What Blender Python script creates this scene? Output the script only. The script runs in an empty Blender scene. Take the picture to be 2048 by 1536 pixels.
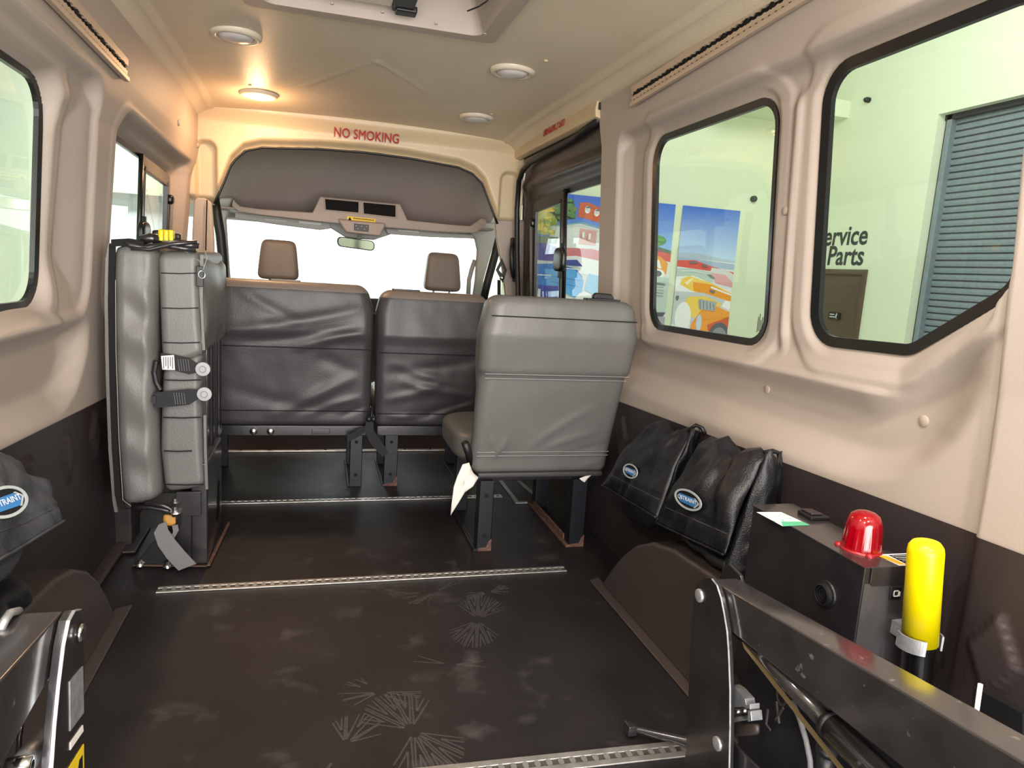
import bpy, math, random
import numpy as np
from mathutils import Vector, Matrix, noise
random.seed(7)
SC = bpy.context.scene
COL = SC.collection
PI = math.pi

# ------------------------------------------------------------------ camera
# basis measured from the vanishing points of the van: X right, Y forward, Z up; eye 1.0 m above the van floor
FPX = 1400.0
_Y = np.array([635-1024, -(520-768), -FPX]); _b = -(870-768.0)
_a = -(_Y[1]*_b+FPX*FPX)/_Y[0]
_X = np.array([_a, _b, -FPX]); _X /= np.linalg.norm(_X); _Y /= np.linalg.norm(_Y); _Z = np.cross(_X, _Y)
cd = bpy.data.cameras.new('camera'); cam = bpy.data.objects.new('camera', cd); COL.objects.link(cam)
cd.sensor_width = 36; cd.lens = 36*FPX/2048; cd.clip_start = 0.02; cd.clip_end = 100
R3 = Matrix([_X.tolist(), _Y.tolist(), _Z.tolist()])
cam.matrix_world = Matrix.Translation((0, 0, 1.0)) @ R3.to_4x4()
SC.camera = cam

def P(px, py, x=None, y=None, z=None):
    "the point of the van that shows at a photo pixel, given the plane it lies in"
    d = np.array([px-1024, -(py-768), -FPX])
    r = np.array([d@_X, d@_Y, d@_Z])
    t = x/r[0] if x is not None else y/r[1] if y is not None else (z-1)/r[2]
    r = r*t
    return Vector((r[0], r[1], r[2]+1))

# ------------------------------------------------------------------ world, fill lights, exposure
w = bpy.data.worlds.new('world'); SC.world = w; w.use_nodes = True
w.node_tree.nodes['Background'].inputs[0].default_value = (0.97, 1.0, 0.98, 1)
w.node_tree.nodes['Background'].inputs[1].default_value = 0.5
SC.view_settings.view_transform = 'Standard'; SC.view_settings.look = 'None'
SC.view_settings.exposure = 0.08; SC.view_settings.gamma = 1.0; SC.view_settings.use_curve_mapping = False
SC.cycles.use_denoising = True
SC.cycles.max_bounces = 8; SC.cycles.diffuse_bounces = 5; SC.cycles.transparent_max_bounces = 12
SC.cycles.sample_clamp_indirect = 6
SC.cycles.caustics_reflective = False; SC.cycles.caustics_refractive = False

def area(name, loc, target, sx, sy, energy, col=(1, 1, 1)):
    l = bpy.data.lights.new(name, 'AREA'); l.shape = 'RECTANGLE'; l.size = sx; l.size_y = sy
    l.energy = energy; l.color = col
    o = bpy.data.objects.new(name, l); COL.objects.link(o); o.location = loc
    o.rotation_euler = (Vector(target)-Vector(loc)).to_track_quat('-Z', 'Y').to_euler()
    return o
area('garage_fill', (0.3, -3.8, 0.6), (0.25, 2.2, 1.55), 5.2, 2.6, 560, (1.0, 0.965, 0.95))  # unseen fill added low behind the van, brightens the interior and ceiling
area('garage_fill', (0.2, 10.9, 4.3), (0.2, 12.6, 1.0), 6.0, 0.8, 900, (0.97, 1.0, 1.0))  # unseen light added so the front wall turns white
area('garage_fill', (4.6, 5.0, 4.4), (6.9, 7.2, 1.2), 3.5, 1.0, 110, (1.0, 1.0, 0.95))  # unseen area light for the right garage wall

# ------------------------------------------------------------------ materials
def mat(name, col, rough=0.5, metal=0.0, bump=0.0, bscale=60.0, var=0.0, vscale=8.0, spec=0.5, coat=0.0,
        emit=None, alpha=None, dirt=None, aniso=None, trans=0.0, stretch=None):
    m = bpy.data.materials.new(name); m.use_nodes = True
    nt = m.node_tree; b = nt.nodes['Principled BSDF']
    c = (col[0], col[1], col[2], 1)
    b.inputs['Base Color'].default_value = c
    b.inputs['Roughness'].default_value = rough; b.inputs['Metallic'].default_value = metal
    b.inputs['Specular IOR Level'].default_value = spec
    if coat: b.inputs['Coat Weight'].default_value = coat; b.inputs['Coat Roughness'].default_value = 0.12
    if trans: b.inputs['Transmission Weight'].default_value = trans
    tc = nt.nodes.new('ShaderNodeTexCoord')
    src = tc.outputs['Object']
    if stretch:
        mp = nt.nodes.new('ShaderNodeMapping'); mp.inputs['Scale'].default_value = stretch
        nt.links.new(src, mp.inputs[0]); src = mp.outputs[0]
    if var > 0:
        n = nt.nodes.new('ShaderNodeTexNoise'); n.inputs['Scale'].default_value = vscale; n.inputs['Detail'].default_value = 5
        nt.links.new(src, n.inputs['Vector'])
        r = nt.nodes.new('ShaderNodeValToRGB')
        r.color_ramp.elements[0].position = 0.3; r.color_ramp.elements[1].position = 0.7
        r.color_ramp.elements[0].color = tuple(x*(1-var) for x in col)+(1,)
        r.color_ramp.elements[1].color = tuple(min(1, x*(1+var)) for x in col)+(1,)
        nt.links.new(n.outputs[0], r.inputs[0]); last = r.outputs[0]
        if dirt:
            n2 = nt.nodes.new('ShaderNodeTexNoise'); n2.inputs['Scale'].default_value = dirt[1]; n2.inputs['Detail'].default_value = 8
            nt.links.new(src, n2.inputs['Vector'])
            r2 = nt.nodes.new('ShaderNodeValToRGB'); r2.color_ramp.elements[0].position = dirt[2]; r2.color_ramp.elements[1].position = dirt[3]
            nt.links.new(n2.outputs[0], r2.inputs[0])
            mx = nt.nodes.new('ShaderNodeMixRGB'); mx.inputs[2].default_value = dirt[0]+(1,)
            nt.links.new(r2.outputs[0], mx.inputs[0]); nt.links.new(last, mx.inputs[1]); last = mx.outputs[0]
        nt.links.new(last, b.inputs['Base Color'])
    if bump > 0:
        n = nt.nodes.new('ShaderNodeTexNoise'); n.inputs['Scale'].default_value = bscale; n.inputs['Detail'].default_value = 4
        nt.links.new(src, n.inputs['Vector'])
        bp = nt.nodes.new('ShaderNodeBump'); bp.inputs['Strength'].default_value = bump; bp.inputs['Distance'].default_value = 0.004
        nt.links.new(n.outputs[0], bp.inputs['Height']); nt.links.new(bp.outputs[0], b.inputs['Normal'])
    if emit: b.inputs['Emission Color'].default_value = emit[0]+(1,); b.inputs['Emission Strength'].default_value = emit[1]
    if alpha is not None: b.inputs['Alpha'].default_value = alpha
    return m

def glass_mat(name, tint, refl=1.0):
    m = bpy.data.materials.new(name); m.use_nodes = True; nt = m.node_tree; nt.nodes.clear()
    o = nt.nodes.new('ShaderNodeOutputMaterial'); t = nt.nodes.new('ShaderNodeBsdfTransparent'); g = nt.nodes.new('ShaderNodeBsdfGlossy')
    t.inputs[0].default_value = tint+(1,); g.inputs['Roughness'].default_value = 0.02
    f = nt.nodes.new('ShaderNodeLayerWeight'); f.inputs[0].default_value = 0.5
    pw = nt.nodes.new('ShaderNodeMath'); pw.operation = 'POWER'; pw.inputs[1].default_value = 5
    ad = nt.nodes.new('ShaderNodeMath'); ad.operation = 'MULTIPLY_ADD'; ad.inputs[1].default_value = 0.9; ad.inputs[2].default_value = 0.045
    mu = nt.nodes.new('ShaderNodeMath'); mu.operation = 'MULTIPLY'; mu.inputs[1].default_value = refl; mu.use_clamp = True
    mx = nt.nodes.new('ShaderNodeMixShader')
    nt.links.new(f.outputs['Facing'], pw.inputs[0]); nt.links.new(pw.outputs[0], ad.inputs[0]); nt.links.new(ad.outputs[0], mu.inputs[0]); nt.links.new(mu.outputs[0], mx.inputs[0])
    nt.links.new(t.outputs[0], mx.inputs[1]); nt.links.new(g.outputs[0], mx.inputs[2]); nt.links.new(mx.outputs[0], o.inputs[0])
    return m

M = {}
M['beige'] = mat('trim_plastic', (0.43, 0.362, 0.315), 0.55, bump=0.10, bscale=500, var=0.03, vscale=3)
M['beige2'] = mat('trim_plug_plastic', (0.44, 0.36, 0.30), 0.5)
M['cream'] = mat('headliner_cloth', (0.74, 0.635, 0.475), 0.42, bump=0.25, bscale=260, var=0.06, vscale=2.2)
M['cream2'] = mat('cove_plastic', (0.62, 0.49, 0.31), 0.38, bump=0.08, bscale=200)
M['base'] = mat('lower_panel_plastic', (0.033, 0.024, 0.025), 0.42, bump=0.12, bscale=400, var=0.08, vscale=4)
M['well'] = mat('wheel_well_plastic', (0.055, 0.042, 0.038), 0.42, bump=0.1, bscale=300)
M['doorbrown'] = mat('door_plastic', (0.040, 0.030, 0.027), 0.35, bump=0.06, bscale=300)
M['rubber'] = mat('black_rubber', (0.008, 0.008, 0.009), 0.45)
M['gasket'] = mat('window_gasket', (0.006, 0.006, 0.007), 0.3)
M['blackmetal'] = mat('black_painted_steel', (0.022, 0.020, 0.022), 0.28, metal=0.15, bump=0.05, bscale=120, var=0.35, vscale=12, coat=0.5, dirt=((0.25, 0.24, 0.24), 60, 0.72, 0.80))
M['steelblue'] = mat('seat_leg_paint', (0.013, 0.0135, 0.019), 0.4, metal=0.2, var=0.2, vscale=20)
M['rust'] = mat('rusty_steel', (0.13, 0.062, 0.045), 0.75, var=0.5, vscale=60, bump=0.4, bscale=150)
M['alu'] = mat('worn_aluminium', (0.55, 0.53, 0.50), 0.38, metal=0.8, bump=0.15, bscale=180, var=0.18, vscale=30)
M['aludark'] = mat('track_slot_dark', (0.06, 0.055, 0.05), 0.6, var=0.4, vscale=90)  # darker, uneven tone along the centre slot of the tracks
M['chrome'] = mat('bright_steel', (0.75, 0.75, 0.76), 0.22, metal=1.0)
M['galv'] = mat('galvanised_steel', (0.50, 0.51, 0.53), 0.42, metal=0.7, var=0.25, vscale=60)
M['leather'] = mat('grey_vinyl', (0.135, 0.131, 0.124), 0.40, bump=0.18, bscale=220, var=0.08, vscale=5)
M['leather_shaded'] = mat('shaded_grey_vinyl', (0.048, 0.045, 0.047), 0.40, bump=0.18, bscale=220, var=0.10, vscale=5)  # shaded copy of the grey vinyl, for the unlit bench backs
M['leathertop'] = mat('taupe_lamplit_vinyl', (0.20, 0.155, 0.13), 0.42, bump=0.15, bscale=200, var=0.06, vscale=4)  # taupe of the cab seats; on bench tops it stands for warm lamplight
M['stitch'] = mat('pale_thread', (0.33, 0.32, 0.31), 0.7)
M['seam'] = mat('dark_seam', (0.014, 0.014, 0.014), 0.75, spec=0.12)
M['nylon'] = mat('black_nylon', (0.008, 0.0085, 0.012), 0.34, bump=0.35, bscale=300, var=0.12, vscale=9, spec=0.6)
M['nylonlt'] = mat('faded_nylon', (0.055, 0.058, 0.068), 0.5, bump=0.3, bscale=300, var=0.12, vscale=9)
M['webbing'] = mat('grey_webbing', (0.16, 0.16, 0.165), 0.6, bump=0.3, bscale=400)
M['webbingdk'] = mat('dark_webbing', (0.026, 0.026, 0.030), 0.7, spec=0.2, bump=0.3, bscale=400)
M['boltgrey'] = mat('zinc_bolt', (0.34, 0.34, 0.35), 0.45)
M['yellow'] = mat('yellow_grip', (0.90, 0.72, 0.0), 0.35, bump=0.04, bscale=30)
M['yellowdk'] = mat('yellow_knob', (0.85, 0.55, 0.0), 0.4)
M['white'] = mat('white_paper', (0.80, 0.79, 0.77), 0.7)
M['green'] = mat('green_print', (0.10, 0.48, 0.26), 0.5)
M['orange'] = mat('orange_print', (0.85, 0.38, 0.02), 0.5)
M['yellowlab'] = mat('yellow_print', (0.85, 0.60, 0.02), 0.5)
M['pocket'] = mat('pocket_black', (0.012, 0.011, 0.011), 0.8, spec=0.1)
M['carglass'] = mat('pale_car_glass', (0.55, 0.70, 0.74), 0.4)
M['redtext'] = mat('red_vinyl_letters', (0.42, 0.02, 0.025), 0.4)
M['blacktext'] = mat('black_vinyl_letters', (0.02, 0.022, 0.02), 0.5)
M['cloth'] = mat('white_cloth', (0.78, 0.74, 0.68), 0.9, bump=0.3, bscale=90)
M['logoblue'] = mat('logo_blue', (0.04, 0.19, 0.46), 0.5)
M['logogrey'] = mat('logo_border', (0.42, 0.46, 0.46), 0.5)
M['lens'] = mat('lamp_lens', (0.62, 0.58, 0.55), 0.3)
M['lampring'] = mat('lamp_ring', (0.68, 0.60, 0.48), 0.35)
M['litlens'] = mat('lit_lamp_lens', (1, 0.8, 0.55), 0.4, emit=((1.0, 0.72, 0.42), 9.0))
M['cabgrey'] = mat('cab_shelf_cloth', (0.50, 0.425, 0.39), 0.7, bump=0.2, bscale=260)
M['cabtrim'] = mat('cab_trim_plastic', (0.38, 0.30, 0.26), 0.5)
M['cabwhite'] = mat('pillar_plastic', (0.50, 0.48, 0.45), 0.5, bump=0.1, bscale=200)
M['visor'] = mat('visor_vinyl', (0.45, 0.43, 0.41), 0.6)
M['glass'] = glass_mat('window_glass', (0.93, 0.97, 0.94), 1.3)
M['glassfront'] = glass_mat('windshield_glass', (0.97, 0.99, 1.0), 0.5)
M['tube'] = glass_mat('clear_tube', (0.72, 0.72, 0.75), 2.0)
M['redlens'] = mat('red_beacon_lens', (0.55, 0.0, 0.010), 0.10, trans=0.55, coat=0.6)
M['redcore'] = mat('beacon_core', (0.30, 0.01, 0.015), 0.3)
M['mirror'] = mat('mirror_glass', (0.45, 0.46, 0.43), 0.08, metal=1.0)
M['gwall'] = mat('painted_garage_wall', (0.70, 0.78, 0.565), 0.7, bump=0.08, bscale=8, var=0.02, vscale=1)
M['gwhite'] = mat('white_garage_wall', (0.86, 0.90, 0.90), 0.8)
M['gfloor'] = mat('garage_concrete', (0.52, 0.51, 0.49), 0.4, var=0.1)
M['roller'] = mat('roller_slat_paint', (0.21, 0.26, 0.28), 0.42, metal=0.2, var=0.10, vscale=3, stretch=(1, 6, 6))
M['rollerdk'] = mat('roller_guide', (0.03, 0.03, 0.035), 0.5)
M['browndoor'] = mat('brown_door_paint', (0.095, 0.062, 0.040), 0.45, var=0.06)
M['amber'] = mat('amber_plastic', (0.55, 0.28, 0.06), 0.5)

# footprint-worn vinyl floor
M['floor'] = mat('vinyl_floor', (0.014, 0.0115, 0.012), 0.42, bump=0.35, bscale=420, var=0.35, vscale=3.5, dirt=((0.11, 0.10, 0.10), 9, 0.60, 0.95))
M['dust'] = mat('dust_mark', (0.20, 0.185, 0.18), 0.8, alpha=0.2)

# ------------------------------------------------------------------ geometry helpers
class MB:
    def __init__(s): s.v = []; s.f = []; s.mi = []; s.cur = 0
    def add(s, vs, fs):
        o = len(s.v); s.v += [tuple(p) for p in vs]
        for f in fs: s.f.append([i+o for i in f]); s.mi.append(s.cur)
        return s
    def box(s, a, b, rot=None, piv=None):
        x0, y0, z0 = a; x1, y1, z1 = b
        vs = [Vector(p) for p in ((x0,y0,z0),(x1,y0,z0),(x1,y1,z0),(x0,y1,z0),(x0,y0,z1),(x1,y0,z1),(x1,y1,z1),(x0,y1,z1))]
        if rot is not None:
            c = Vector(piv) if piv is not None else (Vector(a)+Vector(b))/2
            vs = [rot @ (p-c)+c for p in vs]
        return s.add(vs, [(0,3,2,1),(4,5,6,7),(0,1,5,4),(1,2,6,5),(2,3,7,6),(3,0,4,7)])
    def prism(s, pts, plane, a, b):
        n = len(pts)
        def m(p, t):
            return (t, p[0], p[1]) if plane == 'yz' else (p[0], t, p[1]) if plane == 'xz' else (p[0], p[1], t)
        vs = [m(p, a) for p in pts]+[m(p, b) for p in pts]
        fs = [tuple(range(n))[::-1], tuple(range(n, 2*n))]+[(i, (i+1) % n, n+(i+1) % n, n+i) for i in range(n)]
        return s.add(vs, fs)
    def tube(s, pts, r, n=10, caps=True):
        pts = [Vector(p) for p in pts]; rs = r if isinstance(r, (list, tuple)) else [r]*len(pts)
        vs = []; up = None
        for i, p in enumerate(pts):
            t = (pts[min(i+1, len(pts)-1)]-pts[max(i-1, 0)]).normalized()
            if up is None:
                up = t.orthogonal().normalized()
            else:
                up = (up-t*up.dot(t)); up = up.normalized() if up.length > 1e-6 else t.orthogonal().normalized()
            sd = t.cross(up)
            for k in range(n):
                a = 2*PI*k/n; vs.append(p+(up*math.cos(a)+sd*math.sin(a))*rs[i])
        fs = []
        for i in range(len(pts)-1):
            for k in range(n):
                fs.append((i*n+k, i*n+(k+1) % n, (i+1)*n+(k+1) % n, (i+1)*n+k))
        if caps: fs += [tuple(range(n))[::-1], tuple(range((len(pts)-1)*n, len(pts)*n))]
        return s.add(vs, fs)
    def cyl(s, a, b, r, n=20): return s.tube([a, b], r, n)
    def ribbon(s, pts, wv, th=0.002):
        "flat strap along pts; wv = half width vector(s)"
        pts = [Vector(p) for p in pts]; n = len(pts)
        ws = wv if isinstance(wv, list) else [Vector(wv)]*n
        vs = []
        for i, p in enumerate(pts):
            t = (pts[min(i+1, n-1)]-pts[max(i-1, 0)]).normalized(); nr = t.cross(ws[i]).normalized()*th/2
            vs += [p-ws[i]-nr, p+ws[i]-nr, p+ws[i]+nr, p-ws[i]+nr]
        fs = [(0,1,2,3), (4*n-1,4*n-2,4*n-3,4*n-4)]
        for i in range(n-1):
            for k in range(4): fs.append((i*4+k, (i+1)*4+k, (i+1)*4+(k+1) % 4, i*4+(k+1) % 4))
        return s.add(vs, fs)
    def grid(s, rows, close=False):
        "rows: list of equal-length point lists"
        n = len(rows[0]); vs = [p for r in rows for p in r]; fs = []
        for i in range(len(rows)-1):
            for k in range(n if close else n-1):
                k2 = (k+1) % n
                fs.append((i*n+k, i*n+k2, (i+1)*n+k2, (i+1)*n+k))
        return s.add(vs, fs)
    def ring(s, inner, outer, th):
        "flat band between two 3D contours, extruded by vector th"
        n = len(inner); th = Vector(th)
        i2 = [Vector(p)+th for p in inner]; o2 = [Vector(p)+th for p in outer]
        vs = list(inner)+list(outer)+i2+o2; fs = []
        for i in range(n):
            j = (i+1) % n
            fs += [(i, j, n+j, n+i), (2*n+i, 3*n+i, 3*n+j, 2*n+j), (i, 2*n+i, 2*n+j, j), (n+i, n+j, 3*n+j, 3*n+i)]
        return s.add(vs, fs)
    def lathe(s, prof, c, axis='z', n=28):
        rows = []
        for r, h in prof:
            row = []
            for k in range(n):
                a = 2*PI*k/n; ca, sa = math.cos(a)*r, math.sin(a)*r
                o = (ca, sa, h) if axis == 'z' else (h, ca, sa) if axis == 'x' else (ca, h, sa)
                row.append(Vector(c)+Vector(o))
            rows.append(row)
        return s.grid(rows, True)
    def bent(s, seq): pass

WL = {}
def wloc(o):
    return WL.get(o.name, Vector((0, 0, 0)))
def link(o): COL.objects.link(o)
def fin(o, mats, smooth, bevel, parent):
    ms = mats if isinstance(mats, (list, tuple)) else [mats]
    for m in ms: o.data.materials.append(M[m] if isinstance(m, str) else m)
    link(o)
    if parent is not None: o.parent = parent
def obj(name, mb, mats, parent=None, smooth=False, bevel=0.0, kind=None, label=None, cat=None, group=None, recalc=True, subdiv=0):
    v = np.array([tuple(p) for p in mb.v], dtype=float)
    lo, hi = v.min(0), v.max(0); B = np.array([(lo[0]+hi[0])/2, (lo[1]+hi[1])/2, lo[2]])
    me = bpy.data.meshes.new(name); me.from_pydata((v-B).tolist(), [], mb.f)
    if len(set(mb.mi)) > 1: me.polygons.foreach_set('material_index', mb.mi)
    me.update()
    if recalc:
        import bmesh
        bm = bmesh.new(); bm.from_mesh(me); bmesh.ops.recalc_face_normals(bm, faces=bm.faces); bm.to_mesh(me); bm.free()
    if smooth: me.polygons.foreach_set('use_smooth', [True]*len(me.polygons))
    o = bpy.data.objects.new(name, me)
    fin(o, mats, smooth, bevel, parent)
    o.location = Vector(B)-(wloc(parent) if parent is not None else Vector((0, 0, 0)))
    WL[o.name] = Vector(B)
    if bevel:
        b = o.modifiers.new('bevel', 'BEVEL'); b.width = bevel; b.segments = 2; b.limit_method = 'ANGLE'; b.angle_limit = math.radians(35)
        me.polygons.foreach_set('use_smooth', [True]*len(me.polygons))
        wn = o.modifiers.new('wn', 'WEIGHTED_NORMAL'); wn.keep_sharp = False
    if subdiv:
        b = o.modifiers.new('sub', 'SUBSURF'); b.levels = subdiv; b.render_levels = subdiv
    tag(o, label, cat, group, kind)
    return o
def tag(o, label=None, cat=None, group=None, kind=None):
    if kind: o['kind'] = kind
    if label: o['label'] = label
    if cat: o['category'] = cat
    if group: o['group'] = group
    return o
def thing(name, label, cat, loc, group=None, kind=None):
    o = bpy.data.objects.new(name, None); o.empty_display_size = 0.05; link(o); o.location = loc; WL[o.name] = Vector(loc)
    return tag(o, label, cat, group, kind)
def copy_tree(o, parent=None, dloc=None):
    c = o.copy(); link(c)
    if parent is not None: c.parent = parent
    if dloc is not None: c.location = o.location+Vector(dloc)
    WL[c.name] = (WL[parent.name] if parent is not None else Vector((0,0,0)))+c.location
    for ch in o.children: copy_tree(ch, c)
    return c
def text(name, s, m4, size, mt, parent, ext=0.0006, sx=1.0, align='CENTER', font_shear=0.0, bold=0.0):
    cu = bpy.data.curves.new(name, 'FONT'); cu.body = s; cu.size = size; cu.extrude = ext; cu.align_x = align; cu.align_y = 'CENTER'
    cu.shear = font_shear; cu.offset = bold; cu.resolution_u = 3
    t = bpy.data.objects.new(name, cu); link(t)
    dg = bpy.context.evaluated_depsgraph_get(); me = bpy.data.meshes.new_from_object(t.evaluated_get(dg))
    bpy.data.objects.remove(t); bpy.data.curves.remove(cu)
    me.transform(Matrix.Diagonal((sx, 1, 1, 1)))
    me.transform(m4.to_3x3().to_4x4())
    me.materials.clear(); me.materials.append(M[mt])
    o = bpy.data.objects.new(name, me); link(o)
    L = m4.to_translation()
    if parent is not None: o.parent = parent; o.location = L-wloc(parent)
    else: o.location = L
    WL[o.name] = L
    return o
def frame4(o, ex, ey):
    ex = Vector(ex).normalized(); ez = ex.cross(Vector(ey)).normalized(); ey = ez.cross(ex)
    return Matrix(((ex.x, ey.x, ez.x, o[0]), (ex.y, ey.y, ez.y, o[1]), (ex.z, ey.z, ez.z, o[2]), (0, 0, 0, 1)))

def rpoly(c, r, off=0.0, seg=7):
    "rounded convex polygon contour (CCW corners), radius r, offset outward off"
    c = [Vector(p) for p in c]; n = len(c); out = []
    ar = sum(c[i].x*c[(i+1) % n].y-c[(i+1) % n].x*c[i].y for i in range(n))
    if ar < 0: c = c[::-1]
    rr = r if isinstance(r, (list, tuple)) else [r]*n
    if ar < 0: rr = rr[::-1]
    for i in range(n):
        p0, p1, p2 = c[i-1], c[i], c[(i+1) % n]
        a = (p1-p0).normalized(); b = (p2-p1).normalized()
        na = Vector((a.y, -a.x)); nb = Vector((b.y, -b.x))
        cr = a.x*b.y-a.y*b.x; ang = math.atan2(cr, a.dot(b)); r_ = rr[i]
        t = r_*math.tan(ang/2); ctr = p1-a*t-na*r_
        a0 = math.atan2(na.y, na.x)
        for k in range(seg+1):
            th = a0+ang*k/seg
            out.append(ctr+Vector((math.cos(th), math.sin(th)))*(r_+off))
    return out
def sdf_poly(c, r, Y, Z):
    "signed distance to rounded convex polygon, arrays"
    c = [np.array(p, float) for p in c]; n = len(c)
    ar = sum(c[i][0]*c[(i+1) % n][1]-c[(i+1) % n][0]*c[i][1] for i in range(n))
    if ar < 0: c = c[::-1]
    # shrink polygon by r
    N = []; 
    for i in range(n):
        e = c[(i+1) % n]-c[i]; e = e/np.linalg.norm(e); N.append((np.array([e[1], -e[0]]), c[i]))
    s = []
    for i in range(n):
        n1, p1 = N[i-1]; n2, p2 = N[i]
        A = np.array([n1, n2]); bb = np.array([n1@p1-r, n2@p2-r]); s.append(np.linalg.solve(A, bb))
    dmin = np.full(Y.shape, 1e9); ins = np.full(Y.shape, True)
    for i in range(n):
        a, b = s[i], s[(i+1) % n]; e = b-a
        nn = np.array([e[1], -e[0]])/np.linalg.norm(e)
        wx, wz = Y-a[0], Z-a[1]
        ins &= (wx*nn[0]+wz*nn[1]) <= 0
        t = np.clip((wx*e[0]+wz*e[1])/(e@e), 0, 1)
        dmin = np.minimum(dmin, np.hypot(wx-t*e[0], wz-t*e[1]))
    return np.where(ins, -dmin, dmin)-r
def ss(a, b, x):
    t = np.clip((x-a)/(b-a), 0, 1); return t*t*(3-2*t)
def hfield(u0, u1, v0, v1, step, f, hole=None):
    "f(U,V)->3 arrays; hole(U,V)->bool arrays (vertices removed)"
    nu = int(round((u1-u0)/step))+1; nv = int(round((v1-v0)/step))+1
    U, V = np.meshgrid(np.linspace(u0, u1, nu), np.linspace(v0, v1, nv), indexing='ij')
    X, Y, Z = f(U, V); pts = np.stack([X, Y, Z], -1).reshape(-1, 3)
    H = hole(U, V) if hole is not None else np.zeros(U.shape, bool)
    idx = np.arange(nu*nv).reshape(nu, nv)
    q = np.stack([idx[:-1, :-1], idx[1:, :-1], idx[1:, 1:], idx[:-1, 1:]], -1).reshape(-1, 4)
    hk = H.reshape(-1)[q].sum(1) < 4
    q = q[hk]; used = np.unique(q); rm = -np.ones(nu*nv, int); rm[used] = np.arange(len(used))
    mb = MB(); mb.v = [tuple(p) for p in pts[used]]; mb.f = rm[q].tolist(); mb.mi = [0]*len(mb.f)
    return mb
def superq(k, n=10):
    "points & faces of a cube surface grid pulled to a k-norm ball"
    vs = []; fs = []; key = {}
    def vid(p):
        kx = tuple(round(c, 5) for c in p)
        if kx not in key:
            key[kx] = len(vs); a = Vector(p); nrm = sum(abs(c)**k for c in a)**(1/k); vs.append(a/nrm)
        return key[kx]
    for ax in range(3):
        for sg in (-1, 1):
            for i in range(n):
                for j in range(n):
                    q = []
                    for di, dj in ((0, 0), (1, 0), (1, 1), (0, 1)):
                        a = math.tan((-1+2*(i+di)/n)*PI/4); b = math.tan((-1+2*(j+dj)/n)*PI/4)
                        p = [0, 0, 0]; p[ax] = sg; p[(ax+1) % 3] = a; p[(ax+2) % 3] = b; q.append(vid(p))
                    fs.append(q if sg > 0 else q[::-1])
    return vs, fs
def puff(mb, c8, k=6, n=12, fn=None):
    "soft block through 8 corners: order x-y-z-, x+y-z-, x+y+z-, x-y+z-, then the same at z+"
    vs, fs = superq(k, n); c8 = [Vector(p) for p in c8]; out = []
    for q in vs:
        a, b, c = (q.x+1)/2, (q.y+1)/2, (q.z+1)/2
        p = (c8[0]*(1-a)*(1-b)+c8[1]*a*(1-b)+c8[2]*a*b+c8[3]*(1-a)*b)*(1-c)+(c8[4]*(1-a)*(1-b)+c8[5]*a*(1-b)+c8[6]*a*b+c8[7]*(1-a)*b)*c
        if fn: p = fn(q, p)
        out.append(p)
    return mb.add(out, fs)
def box8(a, b):
    return [(a[0],a[1],a[2]),(b[0],a[1],a[2]),(b[0],b[1],a[2]),(a[0],b[1],a[2]),(a[0],a[1],b[2]),(b[0],a[1],b[2]),(b[0],b[1],b[2]),(a[0],b[1],b[2])]
def fbm(x, y, z, s=1.0): return noise.noise(Vector((x*s, y*s, z*s)))
# ================================================================== STRUCTURE
CX = 0.22
def V3(y, z, x): return Vector((x, y, z))

# ---- floor
fl = MB(); fl.box((-0.70, -0.45, -0.03), (1.16, 3.74, 0.0))
floor = obj('floor', fl, 'floor', kind='structure', label='black ribbed vinyl floor of the van, scuffed and marked with dusty shoe prints')
fc = MB(); fc.box((-0.72, 3.74, -0.06), (1.18, 5.6, -0.035))
obj('floor', fc, 'base', kind='structure', label='dark floor of the driver cab beyond the copper coloured edge strip')

# dusty shoe prints (zigzag tread lobes)
def shoe_print(c, ang, L, W, seed, n=5, dens=1.0):
    rnd = random.Random(seed); mb = MB(); ca, sa = math.cos(ang), math.sin(ang)
    def T(u, v): return (c[0]+u*ca-v*sa, c[1]+u*sa+v*ca, 0.0012)
    def seg(a, b, w):
        a = Vector(a); b = Vector(b); d = (b-a).normalized(); nn = Vector((-d.y, d.x))*w
        mb.add([T(*(a-nn)), T(*(b-nn*0.7)), T(*(b+nn*0.7)), T(*(a+nn))], [(0, 1, 2, 3)])
    for end in (1, -1):
        for k in range(n):
            th = PI/2*end+(k-(n-1)/2)*0.42
            for lay in range(2):
                r1 = (0.16+0.38*lay); r2 = 0.97
                if rnd.random() > dens: continue
                tip = (math.cos(th)*W*r1, math.sin(th)*L*r1)
                for sgn in (-1, 1):
                    t2 = th+sgn*(0.185-0.10*lay)
                    seg(tip, (math.cos(t2)*W*r2, math.sin(t2)*L*r2), 0.0024)
    o = obj('shoe_print', mb, 'dust', floor); return o
for (px, py, a, L, W, sd, de) in ((955, 1240, -0.35, .16, .085, 1, 1), (825, 1462, 0.35, .155, .10, 2, 1), (690, 1490, -0.5, .11, .07, 3, .45), (760, 1178, 1.2, .10, .06, 4, .4),
                              (870, 1185, -1.1, .12, .055, 5, .4), (900, 1330, 1.1, .10, .08, 6, .25), (760, 1385, 1.3, .10, .07, 7, .25), (975, 1185, -1.2, .08, .05, 8, .4)):
    p = P(px, py, z=0); shoe_print(p, a, L, W, sd, dens=de)

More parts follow.
